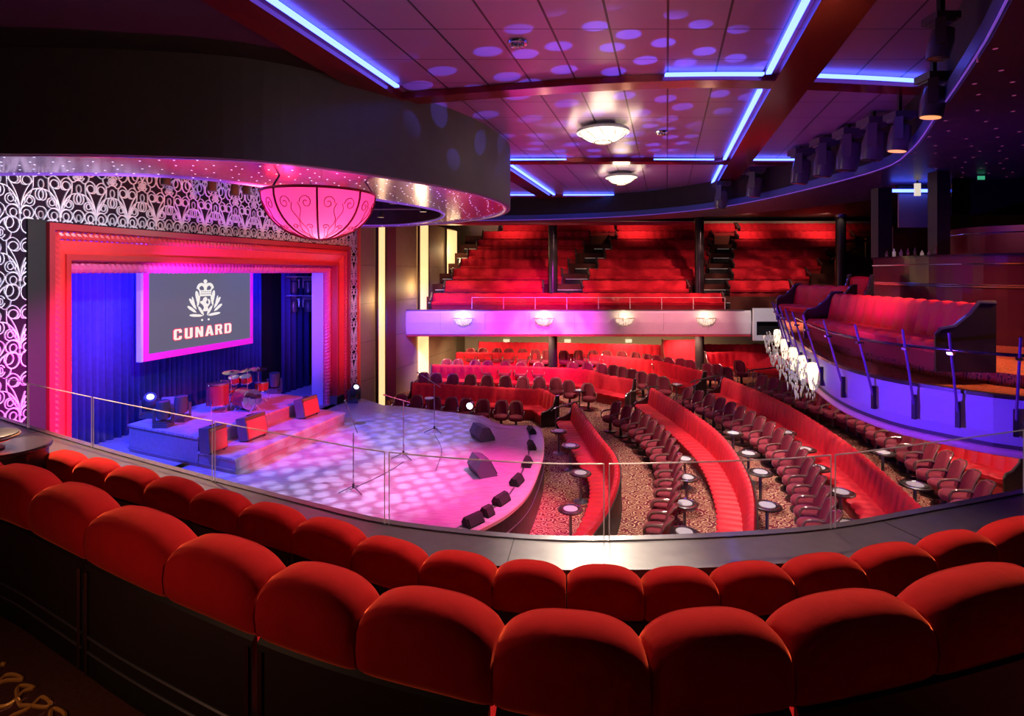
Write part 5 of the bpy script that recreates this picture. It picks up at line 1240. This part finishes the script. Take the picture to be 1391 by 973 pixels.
def wedge(px, py, z, w, d, h, rz, lab_, grp, m_=ampblack, name='stage_monitor', cat='speaker'):
    x, y = P(px, py, z); t = empty(name, (x, y, z), lab_, cat, grp, rz)
    pr = [(-d/2, 0), (d/2, 0), (d/2, h*.35), (d*.12, h), (-d*.05, h)] if 0 else [(-d/2, 0), (d*.35, 0), (d/2, h*.45), (d*.25, h), (-d*.12, h*.92)]
    k = len(pr); vs = [(-w/2, a, b) for a, b in pr]+[(w/2, a, b) for a, b in pr]
    MB().add(vs, [tuple(range(k))[::-1], tuple(range(k, 2*k))]+[(i, (i+1) % k, k+(i+1) % k, k+i) for i in range(k)]).build('cabinet', m_, t, loc=0)
    a, b = Vector((0, -d/2, .02)), Vector((0, -d*.12, h*.92)); c = (a+b)/2; L = (b-a).length; an = atan2(b.z-a.z, b.y-a.y)
    MB().box((0, c.y-.012, c.z+.006), (w*.9, L*.88, .02), 0, an).build('grille', blackm, t, loc=0)
    if cat == 'speaker': MB().box((w/2+.004, d*.05, h*.55), (.01, .14, .05)).build('handle', black, t, loc=0)
wedge(655, 596, SD, .74, .58, .46, radians(120), 'large reddish stage monitor at the far right of the stage', 'floor monitors on the stage')
wedge(655, 643, SD, .74, .60, .48, radians(115), 'large black stage monitor nearest on the right of the stage', 'floor monitors on the stage')
x, y = P(238, 556, uz); wedge(238, 558, uz, .7, .6, .5, radians(200), 'dark speaker cabinet lying behind the moving lights on the platform', 'floor monitors on the stage')
for i, (px, py) in enumerate(((722, 588), (722, 609), (716, 632), (702, 657), (681, 683), (662, 700), (643, 712))):
    a = [100, 95, 80, 68, 58, 52, 48][i]
    wedge(px, py, SD, .46 if i not in (5,) else .25, .26, .20, radians(a)-pi*.0, 'small dark footlight wedge at the stage edge, %s from the far end' % ORD[i], 'footlight wedges along the stage edge', blackm, 'footlight', 'footlight')
def mic(bx_, by_, top_py, tipx, tipy, buttx, butty, lab_):
    x, y = P(bx_, by_, SD); t = empty('microphone_stand', (x, y, SD), lab_, 'microphone stand', 'microphone stands on the stage'); zt_ = Zat(top_py, y)
    for k in range(3): a = radians(200+120*k); MB().tube([(x, y, SD+.14), (x+.35*cos(a), y+.35*sin(a), SD+.015)], .014, 6).build('leg', headm, t)
    MB().tube([(x, y, SD+.08), (x, y, zt_)], .013, 8).build('pole', steel, t); MB().lathe([(.03, SD+.10), (.03, SD+.2)], 8, (x, y, 0)).build('collar', black, t)
    A_ = Vector(((tipx-PX0)/F*y, y-.15, Zat(tipy, y))); B_ = Vector(((buttx-PX0)/F*y, y+.1, Zat(butty, y)))
    MB().tube([B_, A_], .010, 6).build('boom', steel, t); d = (A_-B_).normalized(); mm = MB().tube([A_, A_+d*.10, A_+d*.17], [.014, .018, .026], 8).build('microphone', headm, t, True)
mic(480, 668, 588, 474, 550, 484, 590, 'nearest microphone stand, boom swung steeply left')
mic(548, 622, 545, 530, 537, 556, 548, 'microphone stand in the middle of the stage, boom nearly level')
mic(590, 587, 523, 573, 508, 598, 527, 'farthest microphone stand before the far chairs')
mic(397, 572, 557, 410, 549, 388, 560, 'low microphone stand on the front platform by the far amplifier')
# cables
for pts, lb in (([(470, 668), (500, 655), (530, 640), (548, 628)], 'thin cable running from the nearest microphone stand'), ([(590, 590), (600, 612), (592, 640)], 'thin cable on the deck below the farthest microphone stand')):
    tag(MB().tube([(v.x, v.y, SD+.010) for v in smoothpath([Vector(P(x, y, SD)) for x, y in pts], 6)], .008, 5).build('stage_cable', yellowskin), lb, 'cable')
for px, py, lb in ((361, 680, 'flat round floor plate at the near left of the deck'), (490, 575, 'small round floor plate in the middle of the deck')):
    x, y = P(px, py, SD); tag(MB().lathe([(.2, SD), (.2, SD+.008), (.17, SD+.012)], 24, (x, y, 0)).build('floor_plate', steel), lb, 'floor plate')
# par light, djembe, behind far stage edge
x, y = P(640, 566, .0); y = 21.9; x = PD(640, y)[0]
t = empty('floor_spotlight', (x, y, DT), 'white-lensed floor spotlight between chairs beyond the far stage edge', 'stage light')
MB().lathe([(.12, DT), (.10, .3), (.05, .7)], 12, (x, y, 0)).build('stand', headm, t)
M = Matrix.Translation((x, y, Zat(550, y))) @ Matrix.Rotation(radians(95), 4, 'X') @ Matrix.Rotation(-.3, 4, 'Y'); b = MB().lathe([(.09, -.16), (.14, .1), (.14, .16)], 20); b.v = [tuple(M @ Vector(v)) for v in b.v]; b.build('housing', headm, t, True)
b = MB().lathe([(.001, .162), (.13, .162), (.13, .168), (.001, .17)], 20); b.v = [tuple(M @ Vector(v)) for v in b.v]; b.build('lens', lens_on, t)
y = 21.9; x = PD(583, y)[0]; z = Zat(541, y)
t = empty('hand_drum', (x, y, DT), 'goblet shaped hand drum on a stand beyond the far stage edge', 'drum')
MB().lathe([(.10, z-.55), (.07, z-.35), (.17, z-.12), (.18, z)], 18, (x, y, 0)).build('shell', drumshell, t, True); MB().lathe([(.182, z-.02), (.182, z+.015), (.001, z+.016)], 18, (x, y, 0)).build('skin', white, t); MB().lathe([(.16, DT), (.05, DT+.05), (.05, z-.55)], 10, (x, y, 0)).build('stand', headm, t)
# small monitor box at frame foot
x, y = P(458, 548, SD); t = empty('speaker_box', (x, y, SD), 'small dark speaker box at the right foot of the stage frame', 'speaker', None, radians(70)); MB().box((0, 0, .17), (.5, .35, .34)).build('cabinet', ampblack, t, loc=0); MB().box((0, -.18, .17), (.44, .02, .28)).build('grille', blackm, t, loc=0)

# ---------------------------------------------------------------- drum kit
def drumx(px, py, z, r, h, lab_, name, legs=3, tilt=0, axis='v'):
    x, y = P(px, py, z) if axis != 'p' else (px, py)
    t = empty(name, (x, y, uz), lab_, 'drum', 'drums of the kit on the high platform')
    return t, x, y
def drumv(x, y, z0, z1, r, lab_, name, legs=True, tilt=(0, 0)):
    t = empty(name, (x, y, uz), lab_, 'drum', 'drums of the kit on the high platform')
    M = Matrix.Translation((x, y, (z0+z1)/2)) @ Matrix.Rotation(tilt[0], 4, 'X') @ Matrix.Rotation(tilt[1], 4, 'Y'); h = (z1-z0)/2
    def L(prof, nm, m_):
        b = MB().lathe(prof, 22); b.v = [tuple(M @ Vector(v)) for v in b.v]; b.build(nm, m_, t, True)
    L([(r, -h), (r, h)], 'shell', drumshell); L([(r*1.03, h-.03), (r*1.03, h+.01), (r*.96, h+.012)], 'hoop', chrome); L([(r*1.03, -h-.01), (r*1.03, -h+.03)], 'hoop', chrome); L([(.001, h+.006), (r*.95, h+.006), (r*.95, h+.009), (.001, h+.009)], 'drum_head', drumskin)
    if legs:
        for k in range(3): a = 2*pi*k/3+.5; MB().tube([(x+r*1.05*cos(a), y+r*1.05*sin(a), z0+.25), (x+r*1.1*cos(a), y+r*1.1*sin(a), uz)], .012, 6).build('leg', chrome, t)
    return t
def Q(px, D, py): x, y = PD(px, D); return x, y, Zat(py, D)
D0 = 18.3
x, y, z = Q(296, 17.9, 521); drumv(x, y, uz+.22, z, .34, 'floor tom at the left of the drum kit', 'floor_tom')
x, y, z = Q(318, 18.6, 512); drumv(x, y, z-.22, z, .17, 'small rack tom left of the kit, above the bass drum', 'rack_tom', False, (.25, 0))
x, y, z = Q(334, 18.8, 511); drumv(x, y, z-.22, z, .19, 'rack tom above the middle of the bass drum', 'rack_tom', False, (.25, 0))
x, y, z = Q(355, 19.2, 519); drumv(x, y, z-.3, z, .22, 'tom at the right of the drum kit', 'side_tom')
x, y, z = Q(312, 18.2, 528); drumv(x, y, z-.16, z, .19, 'shallow snare drum before the rack toms', 'snare_drum')
# bass drum (axis towards the audience)
x, y, z = Q(335, 18.1, 545); t = empty('bass_drum', (x, y, uz), 'large bass drum with dark front head facing the room', 'drum', 'drums of the kit on the high platform')
M = Matrix.Translation((x, y, uz+.36)) @ Matrix.Rotation(radians(62), 4, 'Z') @ Matrix.Rotation(radians(90), 4, 'X')
for prof, nm, m_ in (([(.33, -.28), (.33, .28)], 'shell', drumshell), ([(.35, .25), (.35, .30), (.32, .30)], 'hoop', chrome), ([(.35, -.30), (.35, -.25)], 'hoop', chrome), ([(.001, .285), (.32, .285), (.32, .29), (.001, .29)], 'drum_head', barblack)):
    b = MB().lathe(prof, 28); b.v = [tuple(M @ Vector(v)) for v in b.v]; b.build(nm, m_, t, True)
for s in (-1, 1): MB().tube([(x+s*.2, y, uz+.2), (x+s*.36, y-.1, uz)], .014, 6).build('spur', chrome, t)
for px, py, D, r, ti, lb in ((314, 506, 18.0, .27, .05, 'left cymbal on a straight stand'), (336, 503, 18.6, .27, -.15, 'middle cymbal high over the toms'), (351, 501.5, 19.2, .28, .1, 'right cymbal tilted toward the wing'), (301, 519, 18.3, .2, 0, 'hi-hat pair low at the left of the kit')):
    x, y, z = Q(px, D, py); t = empty('cymbal_stand', (x, y, uz), lb, 'cymbal', 'cymbals of the drum kit')
    M = Matrix.Translation((x, y, z)) @ Matrix.Rotation(ti, 4, 'Y') @ Matrix.Rotation(.12, 4, 'X')
    b = MB().lathe([(r, 0), (r*.5, .022), (.05, .03), (.03, .055), (.001, .06)], 28); b.v = [tuple(M @ Vector(v)) for v in b.v]; b.build('cymbal', cym, t, True)
    MB().tube([(x, y, uz+.25), (x, y, z+.08)], .011, 6).build('pole', chrome, t)
    for k in range(3): a = 2*pi*k/3+.2; MB().tube([(x, y, uz+.35), (x+.3*cos(a), y+.3*sin(a), uz+.012)], .011, 6).build('leg', chrome, t)
x, y, z = Q(346, 17.8, 560)
x, y = P(322, 572, uz); t = empty('drum_stool', (x+.05, y+1.1, uz), 'round dark drum stool behind the kit', 'stool'); xx, yy = x+.05, y+1.1
MB().lathe([(.17, uz+.46), (.18, uz+.49), (.17, uz+.53), (.001, uz+.54)], 20, (xx, yy, 0)).build('seat', black, t, True); MB().lathe([(.02, uz+.1), (.02, uz+.46)], 8, (xx, yy, 0)).build('post', chrome, t)
for k in range(3): a = 2*pi*k/3; MB().tube([(xx, yy, uz+.25), (xx+.22*cos(a), yy+.22*sin(a), uz)], .012, 6).build('leg', chrome, t)
